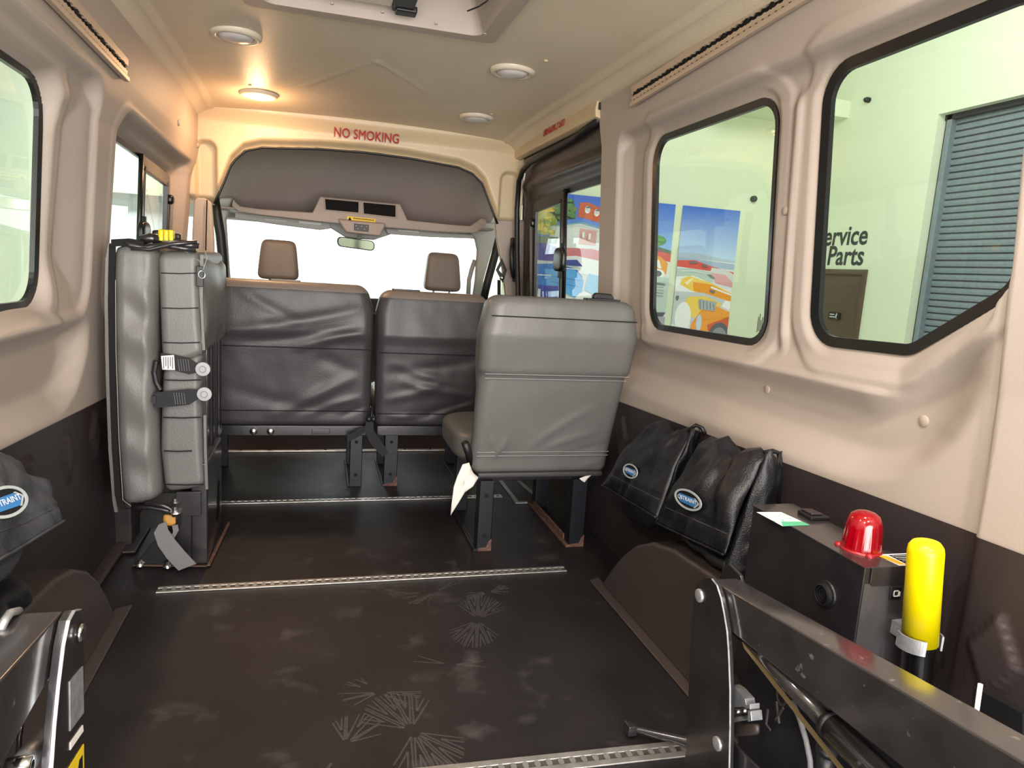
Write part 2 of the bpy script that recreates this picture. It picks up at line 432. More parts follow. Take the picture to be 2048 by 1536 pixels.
# ---- side walls : sculpted plastic panels as height fields over (y, z)
def interp(z, tab): return np.interp(z, [t[0] for t in tab], [t[1] for t in tab])
RX = [(0.55, 1.093), (0.85, 1.092), (1.50, 1.052), (1.56, 1.040), (1.62, 1.030), (1.74, 1.018)]
LX = [(0.50, -0.645), (0.85, -0.640), (1.35, -0.600), (1.43, -0.578), (1.50, -0.568), (1.72, -0.560)]
WR2 = [(1.585, .855), (2.245, .845), (2.265, 1.40), (2.245, 1.475), (1.595, 1.478)]
WR3 = [(1.115, .895), (1.405, .885), (1.425, 1.495), (0.905, 1.505), (0.905, 1.03)]
WL1 = [(0.95, .848), (2.06, .842), (2.09, 1.395), (0.95, 1.41)]
WL2 = [(2.50, .815), (3.66, .84), (3.62, 1.345), (2.50, 1.375)]
GAP = 0.014
def glass_x(side, z):
    return (1.140-(z-0.85)*0.06) if side > 0 else (-0.700+(z-0.85)*0.045)
def wall_R(Y, Z):
    x = interp(Z, RX)
    yn = np.interp(Z, [.55, .60, .63, .66, .70, .75, .80, .87, .95, 1.1], [1.32, 1.17, 1.10, 1.045, .99, .945, .92, .90, .893, .89])
    zt = .826+.165*(1-ss(.87, 1.20, Y))
    def smin(p, q, k=.07): h = np.clip(.5+.5*(q-p)/k, 0, 1); return q*(1-h)+p*h-k*h*(1-h)
    dA = -smin(smin((Y-yn)*.8, Z-.603), zt-Z)
    a = 0.048*ss(0, 0.085, -dA)
    dB = sdf_poly([(2.49, .79), (2.49, 1.525), (.905, 1.535), (.905, .97), (1.10, .80)], 0.07, Y, Z)
    b = 0.016*ss(0, 0.016, -dB)+0.022*ss(0.0, 0.075, -dB)
    # deeper under the roof beam and beside the front pillar
    b = b+0.018*ss(1.44, 1.50, Z)*ss(0, 0.02, -dB)
    d = np.maximum(a, b)+np.minimum(a, b)*0.25
    for poly, r in ((WR2, .075), (WR3, .075)):
        s = sdf_poly(poly, r, Y, Z)
        d = d-0.007*(ss(.080, .062, s)*ss(.018, .030, s))
        inn = 1-ss(0.0, 0.022, s)
        gx = glass_x(1, Z)-0.004-x
        d = d*(1-inn)+gx*inn
    d = d-0.014*np.exp(-((Y-1.500)/0.014)**4)*ss(.83, .90, Z)*(1-ss(1.42, 1.49, Z))
    # rear pillar cover stands proud, front edge crisp
    pr = (1-ss(0.870, 0.880, Y-0.022*(Z-0.62)))
    d = d*(1-pr)-0.016*pr
    # grooves
    d = d+0.004*np.exp(-((Y-0.884-0.022*(Z-0.62))/0.005)**2)
    return x+d
def bR_top(Y): return 0.572+(1.9-Y)*0.040
def holeR(Y, Z):
    h = np.zeros(Y.shape, bool)
    for poly, r in ((WR2, .075), (WR3, .075)): h |= sdf_poly(poly, r, Y, Z) < -0.004
    h |= (Z > 1.0) & (Z > 1.72+0*Y)
    return h
def zR(Y, V): zb = bR_top(Y)-0.006; return zb+(V-.555)/1.185*(1.74-zb)
mb = hfield(-0.42, 2.64, 0.555, 1.74, 0.0075, lambda Y, V: (wall_R(Y, zR(Y, V)), Y, zR(Y, V)), lambda Y, V: holeR(Y, zR(Y, V)))
wall_right = obj('wall_right', mb, 'beige', smooth=True, kind='structure', label='taupe plastic side panel with two window openings on the right of the van')
def wall_L(Y, Z):
    x = interp(Z, LX)
    yf = np.interp(Z, [.50, .56, .60, .65, .70, .78], [2.00, 2.12, 2.20, 2.26, 2.30, 2.32])
    def smin(p, q, k=.06): h = np.clip(.5+.5*(q-p)/k, 0, 1); return q*(1-h)+p*h-k*h*(1-h)
    dA = -smin(smin((yf-Y)*.8, Z-(.535+(2.4-Y)*.035)), .80-Z)
    a = 0.055*ss(0, 0.075, -dA)
    dB = sdf_poly([(2.325, .80), (2.30, 1.455), (0.2, 1.475), (0.2, .80)], 0.10, Y, Z)
    b = 0.016*ss(0, 0.02, -dB)+0.034*ss(0.01, 0.19, -dB)+0.02*ss(1.36, 1.42, Z)*ss(0, .03, -dB)
    dC = sdf_poly([(2.455, .58), (3.80, .58), (3.78, 1.425), (2.49, 1.430)], 0.10, Y, Z)
    c = 0.055*ss(0, 0.035, -dC)+0.012*ss(0.03, .10, -dC)
    d = np.maximum(a, b)+np.minimum(a, b)*0.2; d = np.maximum(d, c)
    d = d*(1-ss(3.66, 3.74, Y))+0.028*ss(3.66, 3.74, Y)*ss(1.43, 1.38, -Z*0+Z*0+Z)*0 + 0
    # shelf step of the rear quarter
    for poly, r in ((WL1, .085), (WL2, .05)):
        s = sdf_poly(poly, r, Y, Z)
        d = d-0.004*(ss(.075, .060, s)*ss(.015, .028, s))
        inn = 1-ss(0.0, 0.022, s)
        gx = x-(glass_x(-1, Z)+0.004)
        d = d*(1-inn)+gx*inn
    d = d-0.012*ss(.775, .80, Z)*(1-ss(.812, .83, Z))*(1-ss(2.02, 2.10, Y))
    return x-d
def holeL(Y, Z):
    h = np.zeros(Y.shape, bool)
    for poly, r in ((WL1, .085), (WL2, .05)): h |= sdf_poly(poly, r, Y, Z) < -0.004
    return h
def zL(Y, V): zb = 0.519+(2.4-Y)*0.045; return zb+(V-.50)/1.22*(1.72-zb)
mb = hfield(-0.42, 3.84, 0.50, 1.72, 0.0080, lambda Y, V: (wall_L(Y, zL(Y, V)), Y, zL(Y, V)), lambda Y, V: holeL(Y, zL(Y, V)))
wall_left = obj('wall_left', mb, 'beige', smooth=True, kind='structure', label='taupe plastic side panel with window openings on the left of the van')
for (px, py) in ((1521, 778), (1831, 842), (1583, 422), (1247, 420)):
    if px == 1247: continue
    p = P(px, py, x=1.12); xs = float(wall_R(np.array([[p.y]]), np.array([[p.z]]))[0, 0])
    m = MB(); m.lathe([(0, -0.003), (0.010, -0.003), (0.012, -0.001), (0.012, 0.003)], (xs, p.y, p.z), 'x', 20)
    obj('trim_plug', m, 'beige2', wall_right, smooth=True)
for (px, py) in ((352, 245), (392, 290)):
    p = P(px, py, x=-.575); m = MB(); m.lathe([(0, 0.003), (0.011, 0.003), (0.013, 0.001), (0.013, -0.004)], (-.564, p.y, p.z), 'x', 20)
    obj('trim_plug', m, 'beige2', wall_left, smooth=True)

# ---- lower dark panels with diamond embossing
def diamond(Y, Z, c):
    q = np.abs(Y-c)/0.047+np.abs(Z-0.435)/0.082
    return 1-ss(0.86, 1.0, q)
def base_R(Y, Z):
    x = 1.078+0.010*ss(.0, .5, Z)
    for k in range(10): x = x-0.010*diamond(Y, Z, 0.80+0.25*(k-3))
    x = x-0.016*(1-ss(0.866, .878, Y))
    return x
def bR_top(Y): return 0.572+(1.9-Y)*0.040
mb = hfield(-0.42, 2.64, 0.0, 1.0, 0.0080, lambda Y, T: (base_R(Y, T*bR_top(Y)), Y, T*bR_top(Y)))
obj('baseboard_right', mb, 'base', smooth=True, kind='structure', label='dark brown lower wall panel with raised diamonds on the right')
def base_L(Y, Z):
    x = -0.634-0.008*ss(.0, .5, Z)
    for k in range(10): x = x+0.009*diamond(Y, Z, 0.83+0.25*(k-3))
    return x
mb = hfield(-0.42, 3.84, 0.0, 1.0, 0.0125, lambda Y, T: (base_L(Y, T*(0.525+(2.4-Y)*0.045)), Y, T*(0.525+(2.4-Y)*0.045)))
obj('baseboard_left', mb, 'base', smooth=True, kind='structure', label='dark brown lower wall panel with raised diamonds on the left')
m = MB(); m.prism([(2.50, 0.0), (2.62, 0.0), (2.62, 0.46), (2.50, 0.46)], 'yz', -0.68, -0.585)
m.prism([(2.44, 0.0), (2.66, 0.0), (2.66, 0.012), (2.44, 0.012)], 'yz', -0.68, -0.56)
obj('trim_4', m, 'base', bevel=0.012, kind='structure', label='dark plastic pillar foot on the left wall behind the folded seat')
m = MB(); m.prism([(1.95, 0.0), (2.50, 0.0), (2.50, 0.02), (1.95, 0.02)], 'yz', -0.645, -0.60)
obj('trim_5', m, 'well', bevel=0.008, kind='structure', label='brown floor edging along the left wall')

# ---- wheel wells
def well(name, x0, x1, xf, lab):
    prof = [(2.015, 0.0), (2.00, .02), (1.95, .085), (1.88, .160), (1.80, .225), (1.70, .275), (1.58, .302), (1.40, .315), (1.15, .315), (0.95, .30), (0.80, .26), (0.66, .18), (0.55, .08), (0.50, 0.0)]
    m = MB(); m.prism(prof, 'yz', x0, x1); s = 1 if x1 > 0.5 else -1
    o = obj(name, m, 'well', bevel=0.028, kind='structure', label=lab)
    o.modifiers['bevel'].segments = 4; o.modifiers['bevel'].limit_method = 'ANGLE'; o.modifiers['bevel'].angle_limit = math.radians(60)
    f = MB(); a, b = (xf, x0+0.01) if s > 0 else (x1-0.01, xf)
    f.prism([(a, 0.45), (b, 0.45), (b, 2.06), (a, 2.04)], 'xy', 0.0, 0.007)
    obj('flange', f, 'well', o, bevel=0.003)
    return o
wr = well('wheel_well', 0.925, 1.14, 0.895, 'brown plastic wheel arch cover on the right beneath the black bags')
wl = well('wheel_well', -0.70, -0.515, -0.485, 'brown plastic wheel arch cover on the left beside the lift arm')

# ---- ceiling: cloth headliner with a hatch opening, cove strips at both sides
HX0, HX1, HY0, HY1 = -0.20, 0.505, 1.62, 2.275
def ceil_z(X, Y):
    u = np.abs(X-0.225)
    z = 1.728-0.022*(u/0.72)**2
    z = z-0.040*ss(0.715, 0.735, u)*0.25-0.030*ss(0.735, 0.81, u)
    z = z-0.022*ss(3.3, 3.85, Y)
    z = z-0.006*np.exp(-((u-0.722)/0.006)**2)
    return z
def cre(X, Y, a, b, h, wd=0.010):
    a = np.array(a); b = np.array(b); e = b-a; L = np.hypot(*e); t = ((X-a[0])*e[0]+(Y-a[1])*e[1])/L**2
    d = np.abs((X-a[0])*e[1]-(Y-a[1])*e[0])/L
    return h*np.exp(-(d/wd)**2)*ss(-.02, .02, t)*(1-ss(.98, 1.02, t))
def ceil_f(X, Y):
    z = ceil_z(X, Y)
    T_ = P(752, 125, z=1.72); L_ = P(607, 180, z=1.71); R_ = P(880, 208, z=1.71); a = P(600, 15, z=1.73); b = P(928, 73, z=1.73); L2 = P(740, 245, z=1.70)
    for p, q, h in ((T_, L_, -.005), (T_, R_, -.005), (a, T_, -.002), (T_, b, .002), (L_, L2, -.0015), (R_, L2, -.0015)):
        z = z+cre(X, Y, (p.x, p.y), (q.x, q.y), h)
    # flat pressed panel inside the creases
    return X, Y, z
mb = hfield(-0.60, 1.05, -0.45, 3.95, 0.0125, lambda X, Y: ceil_f(X, Y), lambda X, Y: (X > HX0) & (X < HX1) & (Y > HY0) & (Y < HY1))
ceiling = obj('ceiling', mb, 'cream', smooth=True, kind='structure', label='cream cloth headliner with pressed creases and dome lamps', recalc=False)
m = MB(); m.box((-0.85, -0.5, 1.86), (1.30, 5.0, 1.90))
obj('roof', m, 'gwhite', kind='structure', label='outer roof skin of the van')
for (px, py) in ((1092, 122), (983, 228), (500*1, 170)):
    p = P(px, py, z=1.715); m = MB(); m.lathe([(0, -0.004), (0.006, -0.004), (0.008, 0.002)], (p.x, p.y, 1.716), 'z', 12); obj('trim_screw', m, 'cream2', ceiling, smooth=True)
# cove lips at both sides
for s, nm, y1, lab in ((1, 'trim_1', 2.66, 'pale cove strip where the ceiling meets the right wall'), (-1, 'trim_2', 3.80, 'pale cove strip where the ceiling meets the left wall')):
    m = MB()
    x = CX+0.005+s*0.735
    pr = [(x, 1.7035), (x+s*0.012, 1.699), (x+s*0.045, 1.690), (x+s*0.066, 1.684), (x+s*0.074, 1.690), (x+s*0.074, 1.712), (x, 1.712)]
    m.prism(pr, 'xz', -0.42, y1)
    obj(nm, m, 'cream2', bevel=0.004, kind='structure', label=lab)
# roof hatch frame
hatch = thing('roof_hatch', 'pale square escape hatch frame in the ceiling with a black latch', 'hatch', (0.19, 1.95, 1.70))
co = [Vector((p.x, p.y, 1.705)) for p in rpoly([(HX0, HY0), (HX1, HY0), (HX1, HY1), (HX0, HY1)], 0.012, 0.016)]
ci = [Vector((p.x, p.y, 1.705)) for p in rpoly([(HX0, HY0), (HX1, HY0), (HX1, HY1), (HX0, HY1)], 0.075, -0.036)]
m = MB(); m.ring(ci, co, (0, 0, 0.024)); obj('frame', m, 'beige2', hatch, bevel=0.003)
ci2 = [Vector((p.x, p.y, 1.80)) for p in rpoly([(HX0, HY0), (HX1, HY0), (HX1, HY1), (HX0, HY1)], 0.09, -0.075)]
ci1 = [Vector((p.x, p.y, 1.708)) for p in rpoly([(HX0, HY0), (HX1, HY0), (HX1, HY1), (HX0, HY1)], 0.075, -0.036)]
m = MB(); m.grid([ci1, ci2], True); m.add(ci2, [tuple(range(len(ci2)))]); obj('liner', m, 'beige', hatch, smooth=False)
m = MB(); m.box((0.19, 2.02, 1.715), (0.25, 2.17, 1.735)); m.box((0.20, 2.14, 1.71), (0.26, 2.185, 1.728)); obj('latch', m, 'rubber', hatch, bevel=0.004)
m = MB(); m.box((-0.10, 2.02, 1.722), (0.19, 2.16, 1.745)); obj('latch_plate', m, 'lampring', hatch, bevel=0.004)
m = MB(); pts = [P(x, y, z=1.74) for x, y in ((985, -30), (982, -12), (974, 2), (958, 13), (935, 22))]; m.tube(pts, 0.0022, 8); obj('cord', m, 'rubber', hatch)
for (px, py) in ((664, 8), (765, 25), (872, 48), (970, 68)):
    p = P(px, py, z=1.704); m = MB(); m.lathe([(0, -0.002), (0.005, -0.001), (0.005, 0.003)], p, 'z', 10); obj('screw', m, 'beige', hatch)

# ---- dome lamps
lamp_spots = [((472, 72), 'round dome lamp with grey lens, unlit, nearest on the left of the ceiling'), ((517, 188), 'lit dome lamp glowing warm on the front left of the ceiling'),
              ((1025, 146), 'unlit dome lamp with grey lens on the ceiling right of the roof hatch'), ((953, 236), 'small looking unlit dome lamp at the front right of the ceiling')]
for i, ((px, py), lab) in enumerate(lamp_spots):
    p = P(px, py, z=1.712); c = (p.x, p.y, 1.0); zc = float(ceil_z(np.array([p.x]), np.array([p.y]))[0])
    d = thing('dome_lamp', lab, 'lamp', (p.x, p.y, zc-0.02), group='dome lamps on the ceiling')
    m = MB(); m.lathe([(0.083, 0.002), (0.081, -0.008), (0.072, -0.014), (0.063, -0.013), (0.058, -0.006), (0.058, 0.002)], (p.x, p.y, zc), 'z', 36); obj('ring', m, 'lampring', d, smooth=True)
    m = MB(); m.lathe([(0.0, -0.024), (0.03, -0.022), (0.05, -0.016), (0.058, -0.006)], (p.x, p.y, zc), 'z', 36)
    obj('lens', m, 'litlens' if i == 1 else 'lens', d, smooth=True, label='glowing warm white lens' if i == 1 else None)
    if i == 1:
        l = bpy.data.lights.new('dome_bulb', 'AREA'); l.shape = 'DISK'; l.size = 0.09; l.energy = 5; l.color = (1.0, 0.58, 0.30)
        o = bpy.data.objects.new('dome_bulb', l); link(o); o.parent = d; o.location = (0, 0, -0.012)
        l2 = bpy.data.lights.new('dome_glow', 'POINT'); l2.shadow_soft_size = 0.04; l2.energy = 3.0; l2.color = (1.0, 0.55, 0.27)
        o = bpy.data.objects.new('dome_glow', l2); link(o); o.parent = d; o.location = (0, 0, -0.06)

# lit dome lamps farther back in the same two rows (above and behind the photographer)
for (lx, ly, lab_) in ((-.28, .75, 'lit dome lamp above the picture, left of the roof hatch'), (.72, .75, 'lit dome lamp above the picture, over the lift control box'), (-.28, -.1, 'lit dome lamp behind the photographer on the left'), (.72, -.1, 'lit dome lamp behind the photographer on the right')):
    zc = float(ceil_z(np.array([lx]), np.array([ly]))[0])
    d = thing('dome_lamp', lab_, 'lamp', (lx, ly, zc-0.02), group='dome lamps over the rear doors')
    m = MB(); m.lathe([(0.083, 0.002), (0.081, -0.008), (0.072, -0.014), (0.063, -0.013), (0.058, -0.006), (0.058, 0.002)], (lx, ly, zc), 'z', 24); obj('ring', m, 'lampring', d, smooth=True)
    m = MB(); m.lathe([(0.0, -0.024), (0.03, -0.022), (0.05, -0.016), (0.058, -0.006)], (lx, ly, zc), 'z', 24); obj('lens', m, 'litlens', d, smooth=True)
    l = bpy.data.lights.new('dome_bulb', 'AREA'); l.shape = 'DISK'; l.size = 0.11; l.energy = 9 if ly > .5 else 20; l.color = (1.0, 0.93, 0.87)
    o = bpy.data.objects.new('dome_bulb', l); link(o); o.parent = d; o.location = (0, 0, -0.012)

# ---- header arch between passenger area and cab : height field over (x, z)
ARCH = [(-0.500, 1.10), (0.955, 1.10), (0.945, 1.30), (0.86, 1.50), (0.72, 1.555), (0.35, 1.580), (0.05, 1.580), (-0.26, 1.555), (-0.41, 1.50), (-0.495, 1.28)]
def arch_sd(X, Z):
    top = np.interp(X, [-0.50, -0.46, -0.42, -0.36, -0.28, 0.0, 0.23, 0.45, 0.72, 0.80, 0.86, 0.90, 0.955], [1.245, 1.34, 1.45, 1.515, 1.54, 1.563, 1.570, 1.565, 1.545, 1.52, 1.47, 1.38, 1.265])
    return top-Z       # >0 inside the opening (below the arch)
def head_f(X, Z):
    y = 3.80-0.05*(Z-1.45)
    for cx, w_ in ((-0.530, 0.050), (1.000, 0.060)):
        sc = sdf_poly([(cx-0.055, 1.18), (cx+w_, 1.18), (cx+w_, 1.54), (cx-0.055, 1.54)], 0.045, X, Z)
        y = y+0.045*ss(0.0, 0.014, -sc)
    # the lower edge rolls back into the cab
    Z = np.where((X > -0.502) & (X < 0.957), np.maximum(Z, Z+arch_sd(X, Z)), Z)
    e = arch_sd(X, Z); y = y+0.05*(1-ss(0.0, 0.035, -e))
    y = y-0.03*ss(1.62, 1.70, Z)
    return X, y, Z
mb = hfield(-0.605, 1.075, 1.24, 1.715, 0.007, head_f, lambda X, Z: (arch_sd(X, Z) > 0.0005) & (X > -0.50) & (X < 0.955))
header = obj('trim_3', mb, 'cream2', smooth=True, kind='structure', label='cream arched header over the cab opening with red NO SMOKING lettering')
xs = np.linspace(-0.500, 0.955, 60)
tops = np.interp(xs, [-0.50, -0.46, -0.42, -0.36, -0.28, 0.0, 0.23, 0.45, 0.72, 0.80, 0.86, 0.90, 0.955], [1.245, 1.34, 1.45, 1.515, 1.54, 1.563, 1.570, 1.565, 1.545, 1.52, 1.47, 1.38, 1.265])
m = MB(); m.tube([(x, 3.852, t-0.004) for x, t in zip(xs, tops)], 0.0065, 8); obj('edge_trim', m, 'rubber', header, smooth=True)
text('lettering', 'NO SMOKING', frame4(P(734, 272, y=3.764), (1, 0, 0.0), (0, -0.45, 1)), 0.066, 'redtext', header, sx=0.78, bold=0.0, ext=.004)
# ---- cream strip over the sliding door
m = MB(); m.prism([(1.022, 1.712), (1.010, 1.640), (1.012, 1.610), (1.045, 1.600), (1.06, 1.712)], 'xz', 2.63, 3.80)
strip = obj('trim_6', m, 'cream2', bevel=0.006, kind='structure', label='cream strip above the sliding door with red EMERGENCY EXIT lettering')
pE = P(1106, 266, x=1.008)
text('lettering', 'EMERGENCY EXIT', frame4((1.0095, pE.y, 1.655), (0, -1, 0), (0.12, 0, 1)), 0.052, 'redtext', strip, sx=0.72, bold=0.0006)

# ---- sliding door (right)
WRD = [(2.50, .77), (3.68, .79), (3.64, 1.355), (3.55, 1.385), (2.50, 1.395)]
def door_f(Y, Z):
    x = np.interp(Z, [0, .85, 1.40, 1.46, 1.52, 1.66], [1.10, 1.10, 1.075, 1.055, 1.068, 1.045])
    s = sdf_poly(WRD, 0.06, Y, Z)
    d = 0.02*ss(0.10, 0.03, s*-1*-1) if False else 0.018*(1-ss(0.05, 0.085, s))
    inn = 1-ss(0.0, 0.02, s); gx = glass_x(1, Z)-0.004-x
    d = d*(1-inn)+gx*inn
    d = d+0.03*ss(3.74, 3.84, Y)
    return x+d, Y, Z
mb = hfield(2.60, 3.90, 0.0, 1.665, 0.010, door_f, lambda Y, Z: sdf_poly(WRD, 0.06, Y, Z) < -0.004)
door = obj('door_1', mb, 'doorbrown', smooth=True, kind='structure', label='dark brown sliding side door with a half sliding window')
pts = [P(1197, 240, x=1.035), P(1150, 275, x=1.035), P(1100, 302, x=1.035), P(1060, 325, x=1.035), P(1046, 340, x=1.035), P(1038, 362, x=1.035), P(1034, 420, x=1.045), P(1034, 500, x=1.055), P(1036, 600, x=1.065), P(1040, 800, x=1.075)]
m = MB(); m.tube(pts, 0.014, 10); obj('seal', m, 'rubber', door, smooth=True)
m = MB(); m.box((1.02, 2.62, 1.635), (1.06, 2.645, 1.66)); obj('seal_clip', m, 'rubber', door)

# ---- windows : gasket, pane, slider frames
def contour(side, poly, r, off, dx=0.0):
    return [Vector((glass_x(side, p.y)+dx*(-side), p.x, p.y)) for p in rpoly(poly, r, off)]
def window(n, side, poly, r, lab, gw=0.012, panes=True, gm='glass'):
    wn = thing('window_%d' % n, lab, 'window', tuple(contour(side, poly, r, 0)[0])); del wn['category']; wn['kind'] = 'structure'
    m = MB(); m.ring(contour(side, poly, r, -gw, 0.006), contour(side, poly, r, 0.007, 0.010), (side*0.012, 0, 0)); obj('gasket', m, 'gasket', wn)
    if panes:
        c = contour(side, poly, r, -0.004); m = MB(); m.add(c, [tuple(range(len(c)))]); obj('pane', m, gm, wn)
    return wn
w2 = window(2, 1, WR2, .075, 'square tinted window with black gasket on the right looking out at the painted posters')
w3 = window(3, 1, WR3, .075, 'big rear window with a slanted lower corner on the right looking out at the grey roller shutter', gw=0.016)
w1 = window(1, -1, WL1, .085, 'rear left window with black gasket looking out at a pale green wall', gw=0.011)
w4 = window(4, -1, WL2, .05, 'front left window with a black framed sliding pane above the folded seat')
w5 = window(5, 1, WRD, .06, 'window of the dark sliding door with a black framed sliding pane')
def slider(wn, side, y0, y1, z0, z1, zs):
    "half sliding pane: outer black post, frame with thick border, inner pane, knob, latch"
    xg = lambda z, o=0.012: glass_x(side, z)-side*o
    po = rpoly([(y0, z0), (y1, z0), (y1-0.012, z1-zs), (y0, z1)], 0.045, 0.0); pi_ = rpoly([(y0, z0), (y1, z0), (y1-0.012, z1-zs), (y0, z1)], 0.040, -0.050)
    m = MB(); m.ring([Vector((xg(p.y), p.x, p.y)) for p in pi_], [Vector((xg(p.y), p.x, p.y)) for p in po], (-side*0.008, 0, 0)); f = obj('sash', m, 'doorbrown' if side > 0 else 'blackmetal', wn, bevel=0.003)
    pj = rpoly([(y0, z0), (y1, z0), (y1-0.012, z1-zs), (y0, z1)], 0.038, -0.056)
    m = MB(); m.ring([Vector((xg(p.y, .008), p.x, p.y)) for p in pj], [Vector((xg(p.y, .008), p.x, p.y)) for p in pi_], (-side*0.014, 0, 0)); obj('sash_seal', m, 'gasket', f)
    c = [Vector((xg(p.y, .010), p.x, p.y)) for p in pi_]; m = MB(); m.add(c, [tuple(range(len(c)))]); obj('sash_pane', m, 'glass', f)
    m = MB(); m.tube([(xg(z0, .016), y0, z0), (xg(z1, .016), y0, z1)], 0.010, 8); obj('centre_post', m, 'gasket', wn, smooth=True)
    m = MB(); m.tube([(xg(z0, .026), y1-0.022, z0), (xg(z1, .026), y1-0.030, z1-0.13)], 0.0085, 8); obj('guide_rod', m, 'webbing', f, smooth=True)
    m = MB(); kz = z1-0.13; puff(m, box8((xg(kz, .026)-0.016, y1-0.050, kz-0.022), (xg(kz, .026)+0.016, y1-0.006, kz+0.022)), 3, 8); obj('knob', m, 'gasket', f, smooth=True)
    lz = z0+(0.275 if side > 0 else .20)
    m = MB(); puff(m, box8((xg(lz, .035)-0.018, y0-0.060, lz-0.055), (xg(lz, .035)+0.014, y0+0.070, lz+0.055)), 4, 8)
    for k in range(5): m.box((xg(lz, .035)-0.010, y0-0.036-0.0, lz-0.034+k*0.015), (xg(lz, .035)+0.010, y0+0.036, lz-0.028+k*0.015))
    m.prism([(y0-0.014, lz+0.03), (y0+0.014, lz+0.03), (y0+0.006, lz+0.075), (y0-0.006, lz+0.075)], 'yz', xg(lz, .035)-0.008, xg(lz, .035)+0.008)
    m.prism([(y0-0.014, lz-0.03), (y0-0.006, lz-0.085), (y0+0.006, lz-0.085), (y0+0.014, lz-0.03)], 'yz', xg(lz, .035)-0.008, xg(lz, .035)+0.008)
    obj('latch', m, 'gasket', wn, bevel=0.002)
slider(w5, 1, 3.14, 3.655, .80, 1.395, .02)
slider(w4, -1, 3.09, 3.64, .85, 1.36, .02)
m = MB(); q = [Vector((1.128, p.x, p.y)) for p in rpoly([(1.59, .885), (1.615, .885), (1.615, .92), (1.59, .92)], 0.002, 0)]
for k in range(5): m.box((1.132, 1.600+k*0.006, 0.885+0.004*(k % 2)), (1.1325, 1.6025+k*0.006, 0.935-0.008*(k % 3)))
obj('etched_mark', m, 'gasket', w2)

# ---- right B pillar, grab handle, belt anchor
m = MB(); pl = [P(x, y, y=3.87) for x, y in ((990, 440), (1075, 440), (1075, 480), (1075, 600), (1075, 760), (1000, 760), (1012, 600), (1003, 530), (993, 480))]
m.prism([(p.x, p.z) for p in pl], 'xz', 3.86, 3.90)
bp = obj('trim_7', m, 'beige', bevel=0.012, kind='structure', label='taupe pillar cover between sliding door and passenger door')
gh = thing('grab_handle', 'black upright grab handle on the pillar beside the sliding door', 'handle', P(1027, 515, y=3.80))
m = MB(); m.tube([P(1028, 482, y=3.84), P(1025, 490, y=3.79), P(1023, 505, y=3.775), P(1024, 535, y=3.775), P(1027, 552, y=3.79), P(1032, 560, y=3.84)], 0.013, 10); obj('grip', m, 'rubber', gh, smooth=True)
m = MB(); a = P(1022, 478, y=3.84); m.box((a.x, 3.83, a.z-0.03), (a.x+0.035, 3.86, a.z+0.008)); obj('mount', m, 'rubber', gh, bevel=0.006); m = MB(); a = P(1026, 556, y=3.84); m.box((a.x, 3.83, a.z-0.02), (a.x+0.04, 3.86, a.z+0.01)); obj('mount', m, 'rubber', gh, bevel=0.006)
ba = thing('belt_anchor', 'chrome and black shoulder belt loop on the right cab pillar', 'belt anchor', P(1002, 545, y=3.9))
m = MB(); m.ring([P(x, y, y=3.84) for x, y in ((998, 540), (1004, 528), (1008, 540), (1005, 548))], [P(x, y, y=3.84) for x, y in ((992, 540), (1004, 516), (1014, 540), (1006, 566))], (0, .012, 0)); obj('loop', m, 'rubber', ba, bevel=.002)
m = MB(); m.lathe([(0, -.012), (.010, -.012), (.014, -.004), (.014, 0.004)], P(1004, 556, y=3.84), 'y', 16); obj('bolt', m, 'chrome', ba, smooth=True)
m = MB(); m.ribbon([P(998, 560, y=3.86), P(998, 640, y=3.86)], Vector((.010, 0, 0)), .003); obj('webbing', m, 'webbingdk', ba)

# ---- left B pillar inner cover
m = MB(); pl = [P(x, y, y=3.86) for x, y in ((388, 395), (410, 395), (424, 405), (428, 480), (432, 640), (380, 640), (384, 480))]
m.prism([(p.x, p.z) for p in pl], 'xz', 3.85, 3.89)
obj('trim_8', m, 'beige', bevel=0.010, kind='structure', label='taupe cover of the left cab pillar with a belt slot')
m = MB(); m.tube([P(414, 400, y=3.83), P(411, 520, y=3.83)], 0.003, 6); obj('trim_9', m, 'seam', kind='structure', label='dark joint line on the left cab pillar cover')
# ================================================================== CAB
YS = 4.50
def PL(lst, y): return [(P(a, b, y=y).x, P(a, b, y=y).z) for a, b in lst]
# storage shelf above the windshield: curved headliner, floor, lip
sh = thing('overhead_shelf', 'taupe storage shelf above the windshield with two dark pockets and a raised lip', 'shelf', (0.26, 4.6, 1.29))
rows = []
for t in np.linspace(0, 1, 18):
    y = 3.90+1.15*t; zc = 1.600-0.02*t-0.27*max(0, (t-0.35)/0.65)**1.7
    rows.append([Vector((x, y-0.10*(abs(x-.24)/.85)**2*t, zc-0.10*(abs(x-.24)/.87)**3.0-0.0*x)) for x in np.linspace(-0.66, 1.13, 30)])
m = MB(); m.grid(rows); obj('back_lining', m, 'cabgrey', sh, smooth=True)
m = MB(); m.box((-0.60, YS+0.02, 1.262), (1.10, 5.05, 1.275)); obj('shelf_floor', m, 'cabtrim', sh, bevel=0.004)
lip = PL([(466, 398), (480, 412), (520, 418), (625, 425), (640, 393), (800, 408), (815, 440), (900, 449), (940, 452), (962, 436), (974, 440), (968, 455), (950, 466), (880, 464), (660, 446), (520, 430), (478, 424), (464, 412)], YS)
m = MB(); m.prism(lip, 'xz', YS-0.01, YS+0.05); obj('lip', m, 'cabtrim', sh, bevel=0.007)
